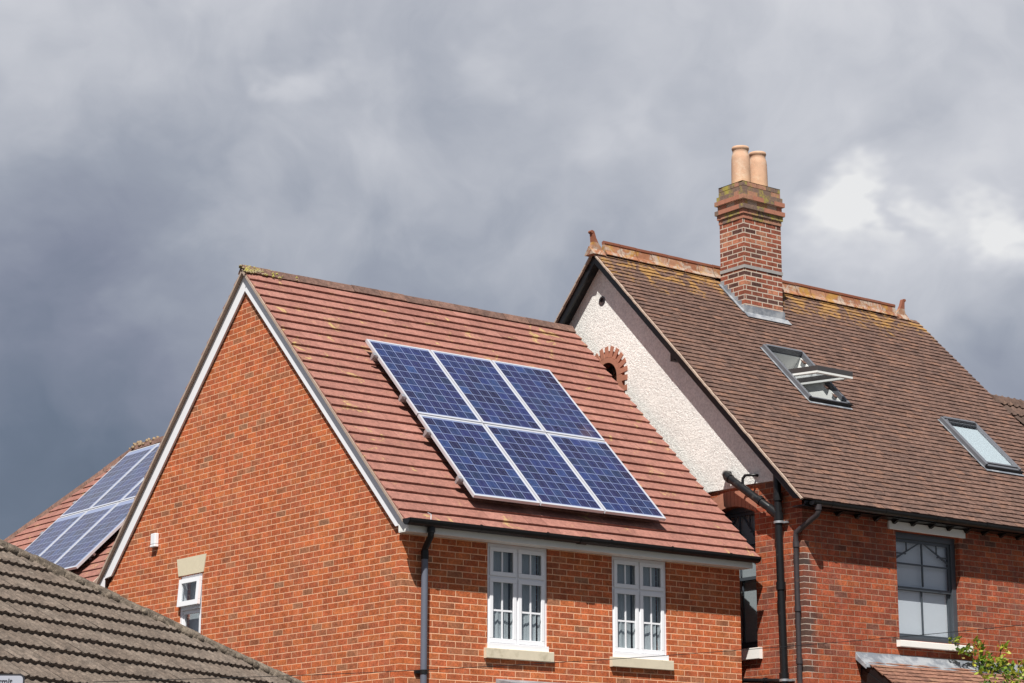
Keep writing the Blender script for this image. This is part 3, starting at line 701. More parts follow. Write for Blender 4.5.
    pr=[(-.10,-.065),(-.05,.0),(-.026,.10),(-.036,.115),(-.036,.15),(0,.165),(.036,.15),(.036,.115),(.026,.10),(.05,.0),(.10,-.065),(.08,-.07),(0,-.02),(-.08,-.07)]
    ridgeline(g,(5.72,M2,zr+.02),(7.90,M2,zr+.02),.33,pr,.014); ridgeline(g,(8.69,M2,zr+.02),(11.98,M2,zr+.02),.33,pr,.014); ridgeline(g,(7.91,M2,zr+.02),(8.68,M2,zr+.02),.39,pr)
    g.build('ridge_tiles',M['terra2'],rf)
    for x,sg in ((5.60,-1),(12.10,1)):
        f=MB()
        prof=[(x-sg*.10,-.06),(x-sg*.08,.05),(x-sg*.02,.11),(x+sg*.03,.19),(x+sg*.055,.26),(x+sg*.07,.295),(x+sg*.105,.305),(x+sg*.125,.29),(x+sg*.125,.265),(x+sg*.11,.25),(x+sg*.105,.22),(x+sg*.10,.12),(x+sg*.12,.04),(x+sg*.13,-.06)]
        P=[(a,M2-.03,zr+b) for a,b in prof]; f.prism(P,(0,0,0),(0,.06,0))
        f.prism([(x-sg*.097,M2-.11,zr-.075),(x-sg*.097,M2,zr+.06),(x-sg*.097,M2+.11,zr-.075)],(0,0,0),(sg*.25,0,0))
        f.tube([(x+sg*.112,M2-.035,zr+.28),(x+sg*.112,M2+.035,zr+.28)],.024,10)
        f.build('finial',M['terra2'],rf,bevel=.012)
    # ---- black bargeboards, soffits and purlin ends
    for s_,y_ in ((S,yE),(SB,2*M2-yE)):
        NN=Vector((0,-s_.y/C2*S2_,C2)); b=MB(); O=Vector((XV+.02,y_,zE2))
        hi,lo=-.035,-.135; P=[O+NN*hi+s_*.03,O+s_*(LEN+hi*T2)+NN*hi,O+s_*(LEN+lo*T2)+NN*lo,O+NN*lo+s_*.16]; b.prism(P,(0,0,0),(.035,0,0)); b.build('bargeboard',M['blackpaint'],H2)
        b=MB(); O=Vector((XV+.056,y_,zE2)); P=[O+NN*(-.075)+s_*.12,O+s_*(LEN-.075*T2)-NN*.075,O+s_*(LEN-.10*T2)-NN*.10,O-NN*.10+s_*.12]; b.prism(P,(0,0,0),(X2-.032-XV-.056,0,0)); b.build('soffit',M['blackpaint'],H2)
    for y_ in (1.50,2*M2-1.50,):
        b=MB(); zz=zt2(y_); b.box(XV+.06,X2-.031,y_-.045,y_+.045,zz-.30,zz-.15); b.build('purlin_end',M['blackpaint'],H2,bevel=.006)
    # ---- eaves: fascia, rafter feet, gutter
    f=MB(); f.box(XV+.06,XR,yE+.03,yE+.05,zE2-.10,zE2-.03); f.box(X2-.18,XR-.1,Y2-.22,Y2-.004,zt2(Y2)-.345,zt2(Y2)-.33); f.build('fascia',M['blackpaint'],H2)
    x=5.95
    while x<12.3:
        b=MB(); P=[(x,yE+.051,zE2-.10),(x,yE+.051,zE2-.02),(x,Y2-.002,zt2(Y2)-.085),(x,Y2-.002,zt2(Y2)-.30),(x,Y2-.06,zt2(Y2)-.40),(x,Y2-.14,zt2(Y2)-.36)]; b.prism(P,(0,0,0),(.05,0,0)); b.build('rafter_foot',M['blackpaint'],H2); x+=.36
    g=MB(); halfround(g,(XV+.12,yE-.03,zE2-.035),(XR,yE-.03,zE2-.035),.062)
    P=[Vector((XV+.12,yE-.03,zE2-.035))+Vector((0,.062*math.cos(math.pi*k/8),-.062*math.sin(math.pi*k/8))) for k in range(9)]; g.prism(P,(0,0,0),(.008,0,0))
    for x in (6.0,7.0,8.0,9.0,10.,11.,12.): halfround(g,(x-.02,yE-.03,zE2-.03),(x+.02,yE-.03,zE2-.03),.069)
    g.build('gutter',M['blackpaint'],H2)
    # ---- front sash window
    fr=sash_window(H2,lambda u,z,d:(u,Y2+d,z),None,WX0,WX1,WZ0,WZ1,.085,M['greyframe'],M['blind'])
    l=MB(); l.box(7.35,8.87,Y2-.035,Y2-.001,.761,.873); l.build('lintel',M['whitepaint'],fr,bevel=.005)
    l=MB(); l.prism([(7.44,Y2-.07,-.72),(7.44,Y2+.10,-.707),(7.44,Y2+.10,-.805),(7.44,Y2-.07,-.805)],(0,0,0),(1.44,0,0)); l.build('sill',M['whitepaint'],fr,bevel=.006)
    # ---- side sash window under a brick arch
    fr=sash_window(H2,lambda u,z,d:(X2+d,u,z),None,sa0,sa1,-.845,1.08,.12,M['greyframe'],M['curtain'],curt='curtain')
    l=MB(); l.prism([(X2-.06,.0,-.855),(X2+.09,.0,-.846),(X2+.09,.0,-1.0),(X2-.06,.0,-1.0)],(0,0,0),(0,1.1,0)); l.build('sill',M['whitepaint'],fr,bevel=.005)
    a_=MB(); n=14
    for k in range(n):
        t0=(k+.04)/n; t1=(k+.96)/n
        def ap(t,h): 
            u=sa1+.05-(sa1-sa0+.10)*t; return (X2-.006,u-(.5-t)*-0.0,.95+.12*math.sin(math.pi*t)+h)
        P=[ap(t0,.0),ap(t1,.0),ap(t1,.215),ap(t0,.215)]; a_.prism(P,(0,0,0),(.02,0,0))
    a_.build('brick_arch',M['redbrickbit'],fr)
    # ---- pipes on the side wall
    d=MB(); px=X2-.085
    d.tube([(px,-.439,1.40),(px,-.449,.6),(px,-.479,-1.2),(px,-.489,-G)],.052,14)
    for z in (1.12,.86,-.05,-1.22,-2.9): d.tube([(px,-.449-.012*(1-z),z),(px,-.450-.012*(1-z),z-.10)],.064,14)
    sp=d.build('soil_pipe',M['blackpaint'],H2)
    b=MB(); b.tube([(X2-.03,0.526,1.50),(px-.02,0.516,1.50),(px-.06,0.466,1.475),(px-.06,0.376,1.41),(px-.05,-0.204,1.02),(px-.02,-0.294,.95),(px,-0.374,.885)],.054,14)
    b.tube([(px-.06,0.446,1.455),(px-.06,0.386,1.415)],.064,14); b.tube([(px-.05,-0.144,1.07),(px-.05,-0.194,1.03)],.064,14); b.tube([(px-.01,-0.304,.935),(px,-0.434,.84)],.064,14)
    b.build('branch_pipe',M['blackpaint'],sp)
    b=MB(); b.tube([(px-.055,0.156,1.31),(px-.055,0.151,1.39),(px-.04,0.116,1.43),(px-.03,-0.004,1.42),(X2-.03,-0.024,1.42)],.02,8); b.build('overflow_pipe',M['blackpaint'],sp)
    b=MB(); b.tube([(px,0.446,-1.26),(px,-0.404,-1.32)],.032,10); b.tube([(px,-0.104,-1.30),(px,-0.154,-1.303)],.045,10); b.build('waste_pipe',M['blackpaint'],sp)
    for z in (.75,-1.30):
        c=MB(); c.tube([(px,-.449-.012*(1-z),z),(px,-.450-.012*(1-z),z-.03)],.069,14); c.box(X2-.05,X2-.001,-.449-.012*(1-z)-.11,-.449-.012*(1-z)+.11,z-.028,z-.003); c.build('bracket',M['galv'],sp)
    d=MB(); qx=X2-.06
    d.tube([(5.74,yE-.05,zE2-.09),(5.74,yE-.05,zE2-.17),(5.74,yE-.03,zE2-.21),(5.71,-.83,.63),(qx,-.74,.57),(qx,-.73,.50),(qx,-.73,-.4)],.036,12)
    d.tube([(5.74,yE-.05,zE2-.08),(5.74,yE-.05,zE2-.15)],.047,12)
    d.tube([(qx,-.73,-.38),(qx,-.745,-G)],.036,12)
    for z in (.45,-.38,-1.05,-2.6): d.tube([(qx,-.733,z),(qx,-.733,z-.07)],.045,12)
    rp=d.build('downpipe',M['ironpaint'],H2)
    # ---- chimney
    ch=thing_part_chimney(rf)
    # ---- rooflights
    rooflight_closed(holes[1],S,N,yE,zE2,rf); rooflight_open(holes[0],S,N,yE,zE2,rf)
    # ---- lean-to porch roof under the front window
    x0,x1=6.73,10.5; za=-1.015; pt=R(33); c,s=math.cos(pt),math.sin(pt); Sp=Vector((0,c,s)); ye=Y2-1.15; ze=za-(Y2-.05-ye)*math.tan(pt)
    r=MB(); tiles(r,(x0,ye,ze),(1,0,0),Sp,x1-x0,(Y2-.05-ye)/c,.10,.166,.016,.003,.004); pr_=r.build('porch_roof',M['orangetile'],H2,fix=False)
    d=MB(); slab(d,(x0+.02,ye+.02,ze-.002),(1,0,0),Sp,x1-x0-.04,(Y2-.07-ye)/c,.10); d.build('porch_deck',M['blackpaint'],pr_)
    f=MB(); NP=Vector((0,-s,c)); n=26; vs=[];fs=[]
    for k in range(n+1):
        x=x0-.07+(x1-x0+.1)*k/n; w_=random.uniform(-.012,.012)
        vs+=[(x,Y2-.006,za+.10+w_*.5),(x,Y2-.03,za+.04),(x,Y2-.17+w_,za-.075+random.uniform(0,.01)),(x,Y2-.17+w_,za-.11)]
    for k in range(n):
        for j in range(3): fs.append((4*k+j,4*k+4+j,4*k+5+j,4*k+1+j))
    f.add(vs,fs,0,True)
    # curled end of the lead at the left verge
    f.prism([(x0-.085,Y2-.004,za+.095),(x0-.085,Y2-.05,za+.04),(x0-.085,Y2-.18,za-.075),(x0-.085,Y2-.18,za-.13),(x0-.085,Y2-.004,za-.0)],(0,0,0),(.016,0,0))
    f.build('lead_flashing',M['lead'],pr_,fix=True)
    b=MB()
    b.prism([(x0+.005,Y2-.002,za-.10),(x0+.005,ye,ze-.11),(x0+.005,ye,ze-.30),(x0+.005,Y2-.002,ze-.30)],(0,0,0),(.03,0,0)); b.build('porch_side',M['blackpaint'],pr_)
    b=MB(); b.box(x0+.1,x0+.2,ye+.06,ye+.16,-G,ze-.30); b.box(x1-.2,x1-.1,ye+.06,ye+.16,-G,ze-.30); b.box(x0+.1,x1-.1,ye+.06,ye+.14,ze-.299,ze-.13); b.build('porch_posts',M['whitepaint'],pr_)
def thing_part_chimney(rf):
    x0,x1,y0,y1=7.90,8.69,2.42,2.95
    m=MB(); m.box(x0,x1,y0,y1,4.2,5.96); ch=m.build('chimney',M['chimbrick'],rf)
    # corbelled head laid brick by brick
    c=MB(); lv=[(5.96,.012,0),(6.035,.03,1),(6.11,.055,0),(6.185,.02,2),(6.26,.055,3),(6.335,.03,0),(6.41,.006,0),(6.485,.006,4)]
    for i,(z,o,k) in enumerate(lv):
        a,b,c_,d=x0-o,x1+o,y0-o,y1+o
        hh=.067
        # core
        c.box(x0-o+.012,x1+o-.012,y0-o+.012,y1+o-.012,z-.004,z+.071,1)
        def run(p,q,fn):
            L=q-p; n=max(2,round(L/.225)); off=(i%2)*.5
            e=[p]+[p+L*(j+ (off if off else 1))/n for j in range(n if off else n-1)]+[q]
            e=sorted(set(round(v,4) for v in e))
            for j in range(len(e)-1):
                if e[j+1]-e[j]<.03: continue
                if k==2 and j%2: continue
                fn(e[j]+.005,e[j+1]-.005,random.choice((0,0,2,2,3)) if i<5 else random.choice((2,3,3)))
        run(a,b,lambda p,q,mi:(c.box(p,q,c_,c_+.09,z,z+hh,mi),c.box(p,q,d-.09,d,z,z+hh,mi)))
        run(c_+.092,d-.092,lambda p,q,mi:(c.box(a,a+.09,p-.004,q+.004,z,z+hh,mi),c.box(b-.09,b,p-.004,q+.004,z,z+hh,mi)))
    c.build('corbel_head',[M['redbrickbit'],M['mortar'],M['capbrick'],M['capdark']],ch)
    f=MB(); a,b,c_,d=x0-.01,x1+.01,y0-.01,y1+.01; z=6.556; e=.16
    f.add([(a,c_,z),(b,c_,z),(b,d,z),(a,d,z),(a+e,c_+e,z+.06),(b-e,c_+e,z+.06),(b-e,d-e,z+.06),(a+e,d-e,z+.06)],[(0,1,5,4),(1,2,6,5),(2,3,7,6),(3,0,4,7),(4,5,6,7),(0,3,2,1)]); f.build('flaunching',M['cap'],ch)
    for x,zt_ in ((8.125,7.20),(8.49,7.18)):
        p=MB(); yc=2.685; n=24
        prof=[(.152,6.56),(.150,6.62),(.147,6.85),(.143,7.0),(.136,7.06),(.124,7.09),(.122,7.14),(.132,7.15),(.136,7.17),(.132,7.195),(.115,7.20),(.098,7.20),(.095,7.1),(.095,6.9)]
        dz=zt_-7.20; vs=[];fs=[]; 
        for r_,z in prof:
            for k in range(n): vs.append((x+r_*math.cos(2*math.pi*k/n),yc+r_*math.sin(2*math.pi*k/n),z+dz if z>6.6 else z))
        for i in range(len(prof)-1):
            for k in range(n): fs.append((i*n+k,i*n+(k+1)%n,(i+1)*n+(k+1)%n,(i+1)*n+k))
        p.add(vs,fs,0,True); p.build('chimney_pot',M['pot'],ch)
    # cement band and lead flashings
    b=MB()
    for a_ in ((x0-.012,x1+.012,y0-.012,y0-.001),(x0-.012,x0-.001,y0,y1),(x1+.001,x1+.012,y0,y1)): b.box(*a_,5.175,5.225)
    b.build('cement_band',M['cement'],ch)
    l=MB(); zb=zt2(y0)
    l.box(x0-.03,x1+.03,y0-.014,y0-.002,zb-.02,zb+.13)
    S=Vector((0,C2,S2_)); N=Vector((0,-S2_,C2))
    l.obox(Vector((x0-.04,y0-.004,zb+.0))-S*.13+N*.012,(x1-x0+.12,0,0),S*.132,N*.010)
    # stepped side flashing, each step a brick course
    y=y0
    while y<y1-.01:
        z_=zt2(y); l.box(x0-.016,x0-.002,y,min(y+.075,y1),z_-.03,z_+.14); l.box(x1+.002,x1+.016,y,min(y+.075,y1),z_-.03,z_+.15); y+=.0751
    l.obox(Vector((x0-.06,y0,zb))+N*.014,(.058,0,0),S*((y1-y0)/C2),N*.01)
    l.build('lead_flashing',M['lead'],ch)
    return ch
def rl_frame(h,S,N,yE,zE2,rf,name):
    a,b,c,d=h
    def P(x,s_,n_): return Vector((x,c+s_*C2,zt2(c)+s_*S2_))+N*n_
    L=(d-c)/C2; m=MB(); F=.045
    def bar(x0,x1,s0,s1,n0,n1): m.obox(P(x0,s0,n0),(x1-x0,0,0),S*(s1-s0),N*(n1-n0))
    bar(a-F,a,-F,L+F,.0,.075); bar(b,b+F,-F,L+F,.0,.075); bar(a,b,L,L+F,.0,.09); bar(a,b,-F,0,.0,.05)
    fr=m.build(name,M['rlframe'],rf,bevel=.006)
    g=MB(); g.obox(P(a-F-.02,-F-.09,.012),(b-a+2*F+.04,0,0),S*.088,N*.008)
    for x0 in (a-F-.027,b+F+.002): g.obox(P(x0,-F,.010),(.025,0,0),S*(L+2*F),N*.008)
    g.build('flashing',M['lead'],fr)
    # lining of the opening
    l=MB(); D=.42
    l.obox(P(a+.001,0.02,-D),(.012,0,0),S*(L-.04),N*(D-.002)); l.obox(P(b-.013,.02,-D),(.012,0,0),S*(L-.04),N*(D-.002))
    l.obox(P(a+.014,.005,-D),(b-a-.028,0,0),S*.012,N*(D-.002)); l.obox(P(a+.014,L-.018,-D),(b-a-.028,0,0),S*.012,N*(D-.002)); l.build('lining',M['roomwhite'],fr)
    return P,L,fr
def rooflight_closed(h,S,N,yE,zE2,rf):
    P,L,fr=rl_frame(h,S,N,yE,zE2,rf,'rooflight'); a,b,c,d=h; s=MB(); F=.038
    def bar(x0,x1,s0,s1,n0,n1): s.obox(P(x0,s0,n0),(x1-x0,0,0),S*(s1-s0),N*(n1-n0))
    bar(a+.003,a+F,.003,L-.003,.02,.07); bar(b-F,b-.003,.003,L-.003,.02,.07); bar(a+F,b-F,.003,F,.02,.07); bar(a+F,b-F,L-F-.035,L-.003,.02,.080)
    s.build('sash',M['rlframe'],fr,bevel=.004)
    k=MB(); k.obox(P(a-.055,-.085,.0),(b-a+.11,0,0),S*.022,N*.06); k.build('seal',M['black'],fr); k=MB(); k.obox(P(a+.04,L-.060,.0805),(b-a-.08,0,0),S*.03,N*.012); k.build('vent_flap',M['black'],fr)
    g=MB(); g.obox(P(a+F,F,.045),(b-a-2*F,0,0),S*(L-2*F-.035),N*.006); g.build('pane',M['skyglass'],fr)
    bl=MB(); bl.obox(P(a+.040,.04,.034),(b-a-.080,0,0),S*(L-.16),N*.004); bl.build('blind',M['rlblind'],fr)
def rooflight_open(h,S,N,yE,zE2,rf):
    P,L,fr=rl_frame(h,S,N,yE,zE2,rf,'open_rooflight'); a,b,c,d=h
    piv=P(a,L/2,.03); an=R(41)
    # sash axes: T points towards the sash head (into the room when open), Q is its outward normal
    T=Vector((0,math.cos(P2-an),math.sin(P2-an))); Q=Vector((0,-math.sin(P2-an),math.cos(P2-an)))
    hl=L/2-.005; F=.07; s=MB(); i=MB()
    def bar(mb,x0,x1,t0,t1,n0,n1): mb.obox(Vector((x0,piv.y,piv.z))+T*t0+Q*n0,(x1-x0,0,0),T*(t1-t0),Q*(n1-n0))
    for x0,x1,t0,t1 in ((a+.004,a+F,-hl,hl),(b-F,b-.004,-hl,hl),(a+F,b-F,-hl,-hl+F),(a+F,b-F,hl-F,hl)):
        bar(s,x0,x1,t0,t1,-.03,.045); bar(i,x0,x1,t0,t1,-.06,-.031)
    sa=s.build('sash',M['darkframe'],fr,bevel=.004); 
    i.build('inner_frame',M['roomwhite'],fr)
    g=MB(); bar(g,a+F,b-F,-hl+F,hl-F,.005,.012); g.build('pane',M['skyglass'],fr)
    k=MB(); k.obox(P(a-.055,-.085,.0),(b-a+.11,0,0),S*.022,N*.07); k.build('seal',M['black'],fr)
M['capdark']=plain('sooty_brick',(.17,.11,.085),.95,var=.5,scale=20,bump=.6,dirt=((.34,.29,.05),7,.47,.9))
M['rlblind']=plain('pale_blind',(.56,.63,.63),.8,var=.04,scale=2)
house2()

# ------------------------------------------------------------------ neighbour at the right edge
def house3():
    t=thing('neighbouring_house',(16,1.65,0),'house at the right edge showing only a dark brown rolled tile roof','house')
    zR=3.60; yR=1.60; x0,x1=XR-.06,20.
    w=MB(); w.box(x0+.02,x1-.2,-.62,3.9,-G,1.0); w.build('wall',M['oldbrick'],t)
    S=Vector((0,C2,S2_)); yE=-1.1; LEN=(yR-yE)/C2; zE=zR-(yR-yE)*T2
    r=MB(); rolltiles(r,(x0,yE,zE),(1,0,0),S,0,lambda s_:x1-x0-.3,LEN-.02,.28,.15,.028,.03,.003)
    rf=r.build('roof',M['browntile'],t,fix=False)
    d=MB(); slab(d,(x0,yE+.03,zE-.02),(1,0,0),S,x1-x0,LEN-.05,.06); slab(d,(x0,2*yR-yE,zE-.02),(1,0,0),Vector((0,-C2,S2_)),x1-x0,LEN-.02,.06); d.build('roof_deck',M['browntile'],rf)
    g=MB(); ridgeline(g,(x0,yR,zR),(x1,yR,zR),.42,[(-.13,-.09),(-.07,.03),(0,.06),(.07,.03),(.13,-.09)]); g.build('ridge_tiles',M['browntile'],rf)
house3()

# ------------------------------------------------------------------ low bungalow in the foreground, lower left
def bungalow():
    P0=Vector((-6.332,-3.072,-1.387)); r=Vector((.85643,.51626,0)); up=Vector((-.42289,.70155,.57358)); n=Vector((.29611,-.49123,.81915)); nh=Vector((.51626,-.85643,0))
    t=thing('bungalow',tuple(P0.xy)+(0,),'low building in the lower left corner with a lichened grey tiled hip roof','bungalow')
    e=-1.64; topS=3.1
    hip=lambda s_: 1.482-(s_-1.294)/.662      # along-position of the hip at height s_ on the slope
    m=MB(); rolltiles(m,P0+up*e,r,up,-12.0,lambda s_:hip(s_+e)-.03,topS-e,.28,.122,.013,.036,.003)
    rf=m.build('roof',M['greytile'],t,fix=False)
    A=P0+up*e+r*hip(e); B=P0+up*topS+r*hip(topS)
    # deck and the two hidden slopes
    A0=P0+up*e-r*12.1; B0=P0+up*topS-r*12.1
    run=(topS-e)*math.cos(R(35)); back=A-nh*(2*run); back0=A0-nh*(2*run)
    B_=B; dn=n*-.03
    d=MB(); d.add([A0+dn,A+dn,B+dn,B0+dn,back+dn,back0+dn],[(0,1,2,3),(1,4,2),(2,4,5,3),(0,3,5),(0,5,4,1)]); d.build('roof_deck',M['greytile'],rf)
    h=MB(); prof=[(-.11,-.06),(-.09,.02),(-.05,.055),(0,.068),(.05,.055),(.09,.02),(.11,-.06)]
    ridgeline(h,A+n*.0,B+n*.0,.33,prof,.012,.008); h.build('hip_tiles',M['greyhip'],rf)
    k=MB(); d_=(B-A).normalized(); L=(B-A).length; side=-r*.75+nh*.3; i=0
    while i<L:
        q=random.uniform(.035,.06); p=A+d_*i+nh*random.uniform(.02,.11)*1.3-r*random.uniform(.0,.1)+n*.0
        # lumps of bedding mortar along the hip foot
        pp=A+d_*i+(-r*.13)+n*random.uniform(.0,.03); k.tube([pp-d_*q,pp,pp+d_*q],q,6,radii=[q*.5,q,q*.5]); i+=.07
    k.build('bedding_mortar',M['greyhip'],rf)['kind']='stuff'
    w=MB(); f=A0-nh*.35-r*-.2; ed=(A-A0).length-.75
    w.obox((f.x,f.y,-G),r*ed,-nh*(2*run-.7),(0,0,A.z+G-.12)); w.build('wall',M['oldbrick'],t)
    g=MB(); halfround(g,A0+nh*.05+Vector((0,0,-.05)),A+nh*.05+Vector((0,0,-.05)),.056); g.build('gutter',M['black'],t)
bungalow()

# ------------------------------------------------------------------ parking sign, vine, cable
CAM=Vector((-14.35811234,-20.87579424,-3.52194494)); F_=Vector((.59147175,.77309725,.22908908)); R_=Vector((.79399616,-.60792079,.00155223)); U_=Vector((-.14046804,-.18097775,.97340423)); FL=2187.366
def ray(x,y): return F_+R_*((x-512)/FL)-U_*((y-341.5)/FL)
def sign():
    c=CAM+ray(25,674)*14.0            # top right corner of the plate, a fixed point in the street
    rt=Vector((.795,-.607,0)).normalized(); nm=Vector((-.607,-.795,0))
    W,H=.30,.40; cen=c-rt*(W/2)
    t=thing('parking_sign',(cen.x,cen.y,0),'small white sign with dark border reading Permit in the bottom left corner','sign')
    zt_=c.z
    def rr(w,h,rad,dz=0):
        P=[]
        for cx,cy,a0 in ((w/2-rad,-rad,0),(-w/2+rad,-rad,90),(-w/2+rad,-h+rad,180),(w/2-rad,-h+rad,270)):
            for k in range(5): a=R(a0+k*22.5); P.append((cx+rad*math.cos(a),cy+rad*math.sin(a)))
        return P
    q=MB(); q.prism([cen+rt*x+Vector((0,0,y)) for x,y in rr(W,H,.03)],(0,0,0),-nm*.003); q.build('border',M['signblack'],t)
    q=MB(); q.prism([cen+nm*.002+rt*x+Vector((0,0,y-.011)) for x,y in rr(W-.022,H-.022,.022)],(0,0,0),-nm*.0015); q.build('plate',M['signplate'],t)
    q=MB(); b=cen-nm*.04; q.tube([(b.x,b.y,-G),(b.x,b.y,zt_-.01)],.03,12); q.build('post',M['galv'],t)
    cu=bpy.data.curves.new('lettering','FONT'); cu.body='Permit'; cu.size=.052; cu.align_x='CENTER'; cu.align_y='TOP'; cu.extrude=.0006; cu.offset=.0008
    o=bpy.data.objects.new('lettering',cu); col.objects.link(o); dg=bpy.context.evaluated_depsgraph_get()
    me=bpy.data.meshes.new_from_object(o.evaluated_get(dg)); bpy.data.objects.remove(o)
    m=Matrix((rt,Vector((0,0,1)),nm)).transposed().to_4x4(); p=cen+nm*.004+Vector((0,0,-.022+G))+rt*.002
    me.transform(Matrix.Translation(p)@m); me.materials.clear(); me.materials.append(M['signblack'])
    o=bpy.data.objects.new('lettering',me); col.objects.link(o); adopt(o,t)
sign()
def vine():
    t=thing('climbing_plant',(9.9,Y2-.5,0),'bright green climbing plant with yellow young shoots beside the white sill, lower right corner','plant')
    st=MB(); lf=MB(); rnd=random.Random(5)
    def leaf(p,s):
        a=Vector((rnd.uniform(-1,1),rnd.uniform(-1,.2),rnd.uniform(-.5,.9))).normalized(); b=a.cross(Vector((rnd.uniform(-1,1),rnd.uniform(-1,1),rnd.uniform(-1,1)))).normalized(); c=a.cross(b)
        p=Vector(p); q=[p,p+a*s*.35+b*s*.32,p+a*s*.8+b*s*.22+c*s*.05,p+a*s*1.1,p+a*s*.8-b*s*.22+c*s*.05,p+a*s*.35-b*s*.32]
        lf.add(q,[(0,1,2,3),(0,3,4,5)])
    starts=[(9.1+rnd.uniform(-.1,1.6),Y2-.05-rnd.uniform(0,.7),-1.7) for _ in range(38)]
    for i,s0 in enumerate(starts):
        p=Vector(s0); pts=[p.copy()]; top=-1.16+rnd.uniform(-.2,.26)
        if s0[0]<9.5: top-=.12
        dx=rnd.uniform(-.05,.05)
        while p.z<top and len(pts)<60:
            p=p+Vector((dx+rnd.uniform(-.04,.04),rnd.uniform(-.02,.02),.05)); p.y=min(p.y,Y2-.03); pts.append(p.copy())
            for _ in range(6): leaf(p+Vector((rnd.gauss(0,.08),-abs(rnd.gauss(0,.07)),rnd.gauss(0,.06))),rnd.uniform(.04,.085))
        st.tube(pts,.006,5)
    # shoots reaching left along the sill and up the wall
    for (a,b,n,dn) in (((9.4,Y2-.08,-1.15),(8.36,Y2-.13,-.72),24,6),((9.1,Y2-.08,-1.1),(8.85,Y2-.12,-.64),14,6),((9.4,Y2-.06,-1.0),(9.45,Y2-.10,-.66),14,3),((9.7,Y2-.06,-1.05),(8.95,Y2-.2,-.98),18,5),((9.9,Y2-.08,-1.0),(10.5,Y2-.10,-.72),12,5)):
        a,b=Vector(a),Vector(b); pts=[a.lerp(b,k/n)+Vector((0,0,.05*math.sin(k*.9)+.06*math.sin(math.pi*k/n)))+Vector((rnd.uniform(-.02,.02),0,0)) for k in range(n+1)]
        st.tube(pts,.006,5)
        for p in pts:
            for _ in range(dn): leaf(p+Vector((rnd.gauss(0,.035),-abs(rnd.gauss(0,.03)),rnd.gauss(0,.03))),rnd.uniform(.04,.085))
    st.build('stem',M['vine'],t); lf.build('foliage',M['leaf'],t,fix=False)
vine()
def cable():
    px=[(-160,690),(60,683),(287,676),(400,671.3),(603,660),(736,650.5),(896,637.5),(1024,625),(1250,600)]
    m=MB(); pts=[CAM+ray(x,y)*(18+3*(x/1024)) for x,y in px]
    # smooth
    fine=[]
    for i in range(len(pts)-1):
        for k in range(6):
            fine.append(pts[i].lerp(pts[i+1],k/6))
    fine.append(pts[-1]); sm=[fine[0]]+[(fine[max(0,i-2)]+fine[i-1]+fine[i]+fine[i+1]+fine[min(len(fine)-1,i+2)])/5 for i in range(1,len(fine)-1)]+[fine[-1]]
    m.tube(sm,.0032,6); o=m.build('telephone_cable',M['black']); o['label']='thin dark telephone cable sagging across the front walls near the bottom edge'; o['category']='cable'
cable()

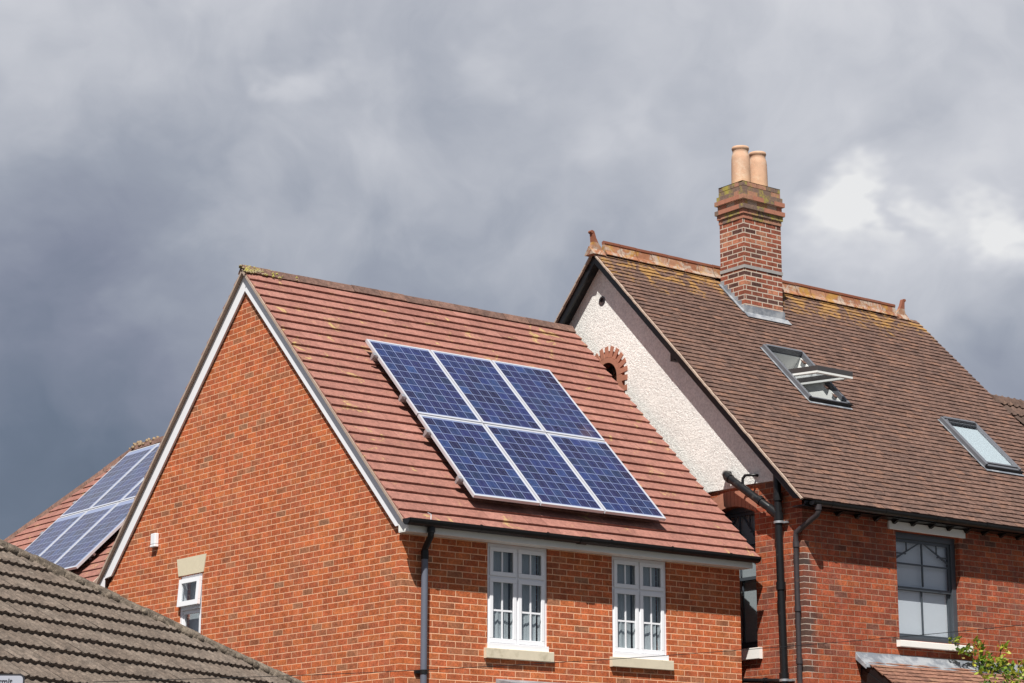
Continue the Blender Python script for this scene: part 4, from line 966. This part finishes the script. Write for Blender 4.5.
# ------------------------------------------------------------------ sky and sun
SUND=Vector((.41,.40,-.82)).normalized()
el=math.asin(-SUND.z); az=math.atan2(-SUND.y,-SUND.x)
W=NT('World',True); bpy.context.scene.world=W.m
def sky():
    t=W; sk=t.n('ShaderNodeTexSky',sky_type='NISHITA'); sk.sun_disc=False; sk.sun_elevation=el; sk.sun_rotation=math.pi/2-az
    D=t.n('ShaderNodeTexCoord').outputs['Generated']
    D=t.vmath('NORMALIZE',D)
    # cloud layer mapped on a flat deck overhead so clouds flatten towards the horizon
    x,y,z=t.sep(D); zz=t.math('ADD',t.math('MAXIMUM',z,0.),.42)
    P=t.comb(t.math('DIVIDE',x,zz),t.math('DIVIDE',y,zz),t.math('MULTIPLY',z,.9))
    warp=t.noise(P,5.,3,.5,out='Color'); P2_=t.vmath('ADD',P,t.vmath('MULTIPLY',warp,(.10,.10,.10)))
    Dw=t.vmath('ADD',D,t.vmath('MULTIPLY',t.vmath('SUBTRACT',t.noise(P,9.,4,.6,out='Color'),(.5,.5,.5)),(.10,.10,.07)))
    De=t.vmath('ADD',D,t.vmath('MULTIPLY',t.vmath('SUBTRACT',t.noise(D,6.,4,.55,out='Color'),(.5,.5,.5)),(.22,.22,.16))); n1=t.noise(De,9.,3,.48); n2=t.noise(De,26.,5,.55); n3=t.noise(P2_,2.2,3,.5)
    grad=t.math('ADD',t.smooth(z,.13,.39,0.,.38),t.smooth(z,.42,.7,0.,-.42)); back=t.smooth(t.vmath('DOT_PRODUCT',D,(.6,.8,0)),.35,-.2,0.,-.16); grad=t.math('ADD',grad,back); b=t.math('ADD',t.math('ADD',.385,grad),t.math('MULTIPLY',t.math('SUBTRACT',n1,.5),.42))
    b=t.math('ADD',b,t.math('MULTIPLY',t.math('SUBTRACT',n2,.5),.20)); b=t.math('ADD',b,t.math('MULTIPLY',t.math('SUBTRACT',n3,.5),.12))
    blobs=[(20,480,220,-.14),(120,370,160,-.06),(130,200,110,-.13),(15,260,90,-.09),(330,88,38,.16),(480,60,40,.08),(60,60,150,.05),(170,80,50,.03),(700,40,200,.05),(300,60,60,-.06),(560,30,60,-.04),(865,205,42,.26),(850,240,50,.12),(1012,240,50,.28),(935,225,32,.16),(900,290,230,.20),(905,225,30,-.10),(470,250,90,.05),(880,120,110,-.07),(640,180,90,-.03),(620,140,40,.06),(560,200,160,.04),(130,320,45,.07),(170,290,40,.06),(650,290,150,.05),(980,370,90,-.03)]
    for px,py,r,a in blobs:
        if a==0: continue
        d=ray(px,py).normalized(); ang=t.vmath('DISTANCE',Dw,tuple(d)); f=t.smooth(ang,r/FL*1.35,0.,0.,a); b=t.math('ADD',b,f)
    c=t.ramp(b,[(0,(.085,.11,.155)),(.22,(.135,.165,.225)),(.40,(.225,.245,.315)),(.58,(.325,.35,.412)),(.85,(.60,.61,.65)),(1,(.8,.8,.8))])
    c=t.mix(1.,c,(11.2,11.2,11.2),'MULTIPLY')
    out=t.mix(.93,sk.outputs[0],c)
    bg=t.n('ShaderNodeBackground'); t.put(bg.inputs[0],out); bg.inputs[1].default_value=.066
    o=t.n('ShaderNodeOutputWorld'); t.t.links.new(bg.outputs[0],o.inputs[0])
sky()
sl=bpy.data.lights.new('sun','SUN'); sl.energy=5.0; sl.angle=R(.53); sl.color=(1,.965,.91)
so=bpy.data.objects.new('sun',sl); col.objects.link(so); so.location=(-20,-20,40); so.rotation_euler=SUND.to_track_quat('-Z','Y').to_euler()

cd=bpy.data.cameras.new('camera'); cd.sensor_width=36; cd.lens=FL*36/1024; cd.clip_end=3000; cd.clip_start=.1
cam=bpy.data.objects.new('camera',cd); col.objects.link(cam)
m=Matrix((R_,U_,-F_)).transposed().to_4x4(); m.translation=CAM+Vector((0,0,G)); cam.matrix_world=m
sc=bpy.context.scene; sc.camera=cam
vs=sc.view_settings; vs.view_transform='Standard'; vs.look='None'; vs.exposure=.53; vs.gamma=1; vs.use_curve_mapping=False
sc.cycles.max_bounces=8; sc.cycles.transparent_max_bounces=12; sc.cycles.use_denoising=True
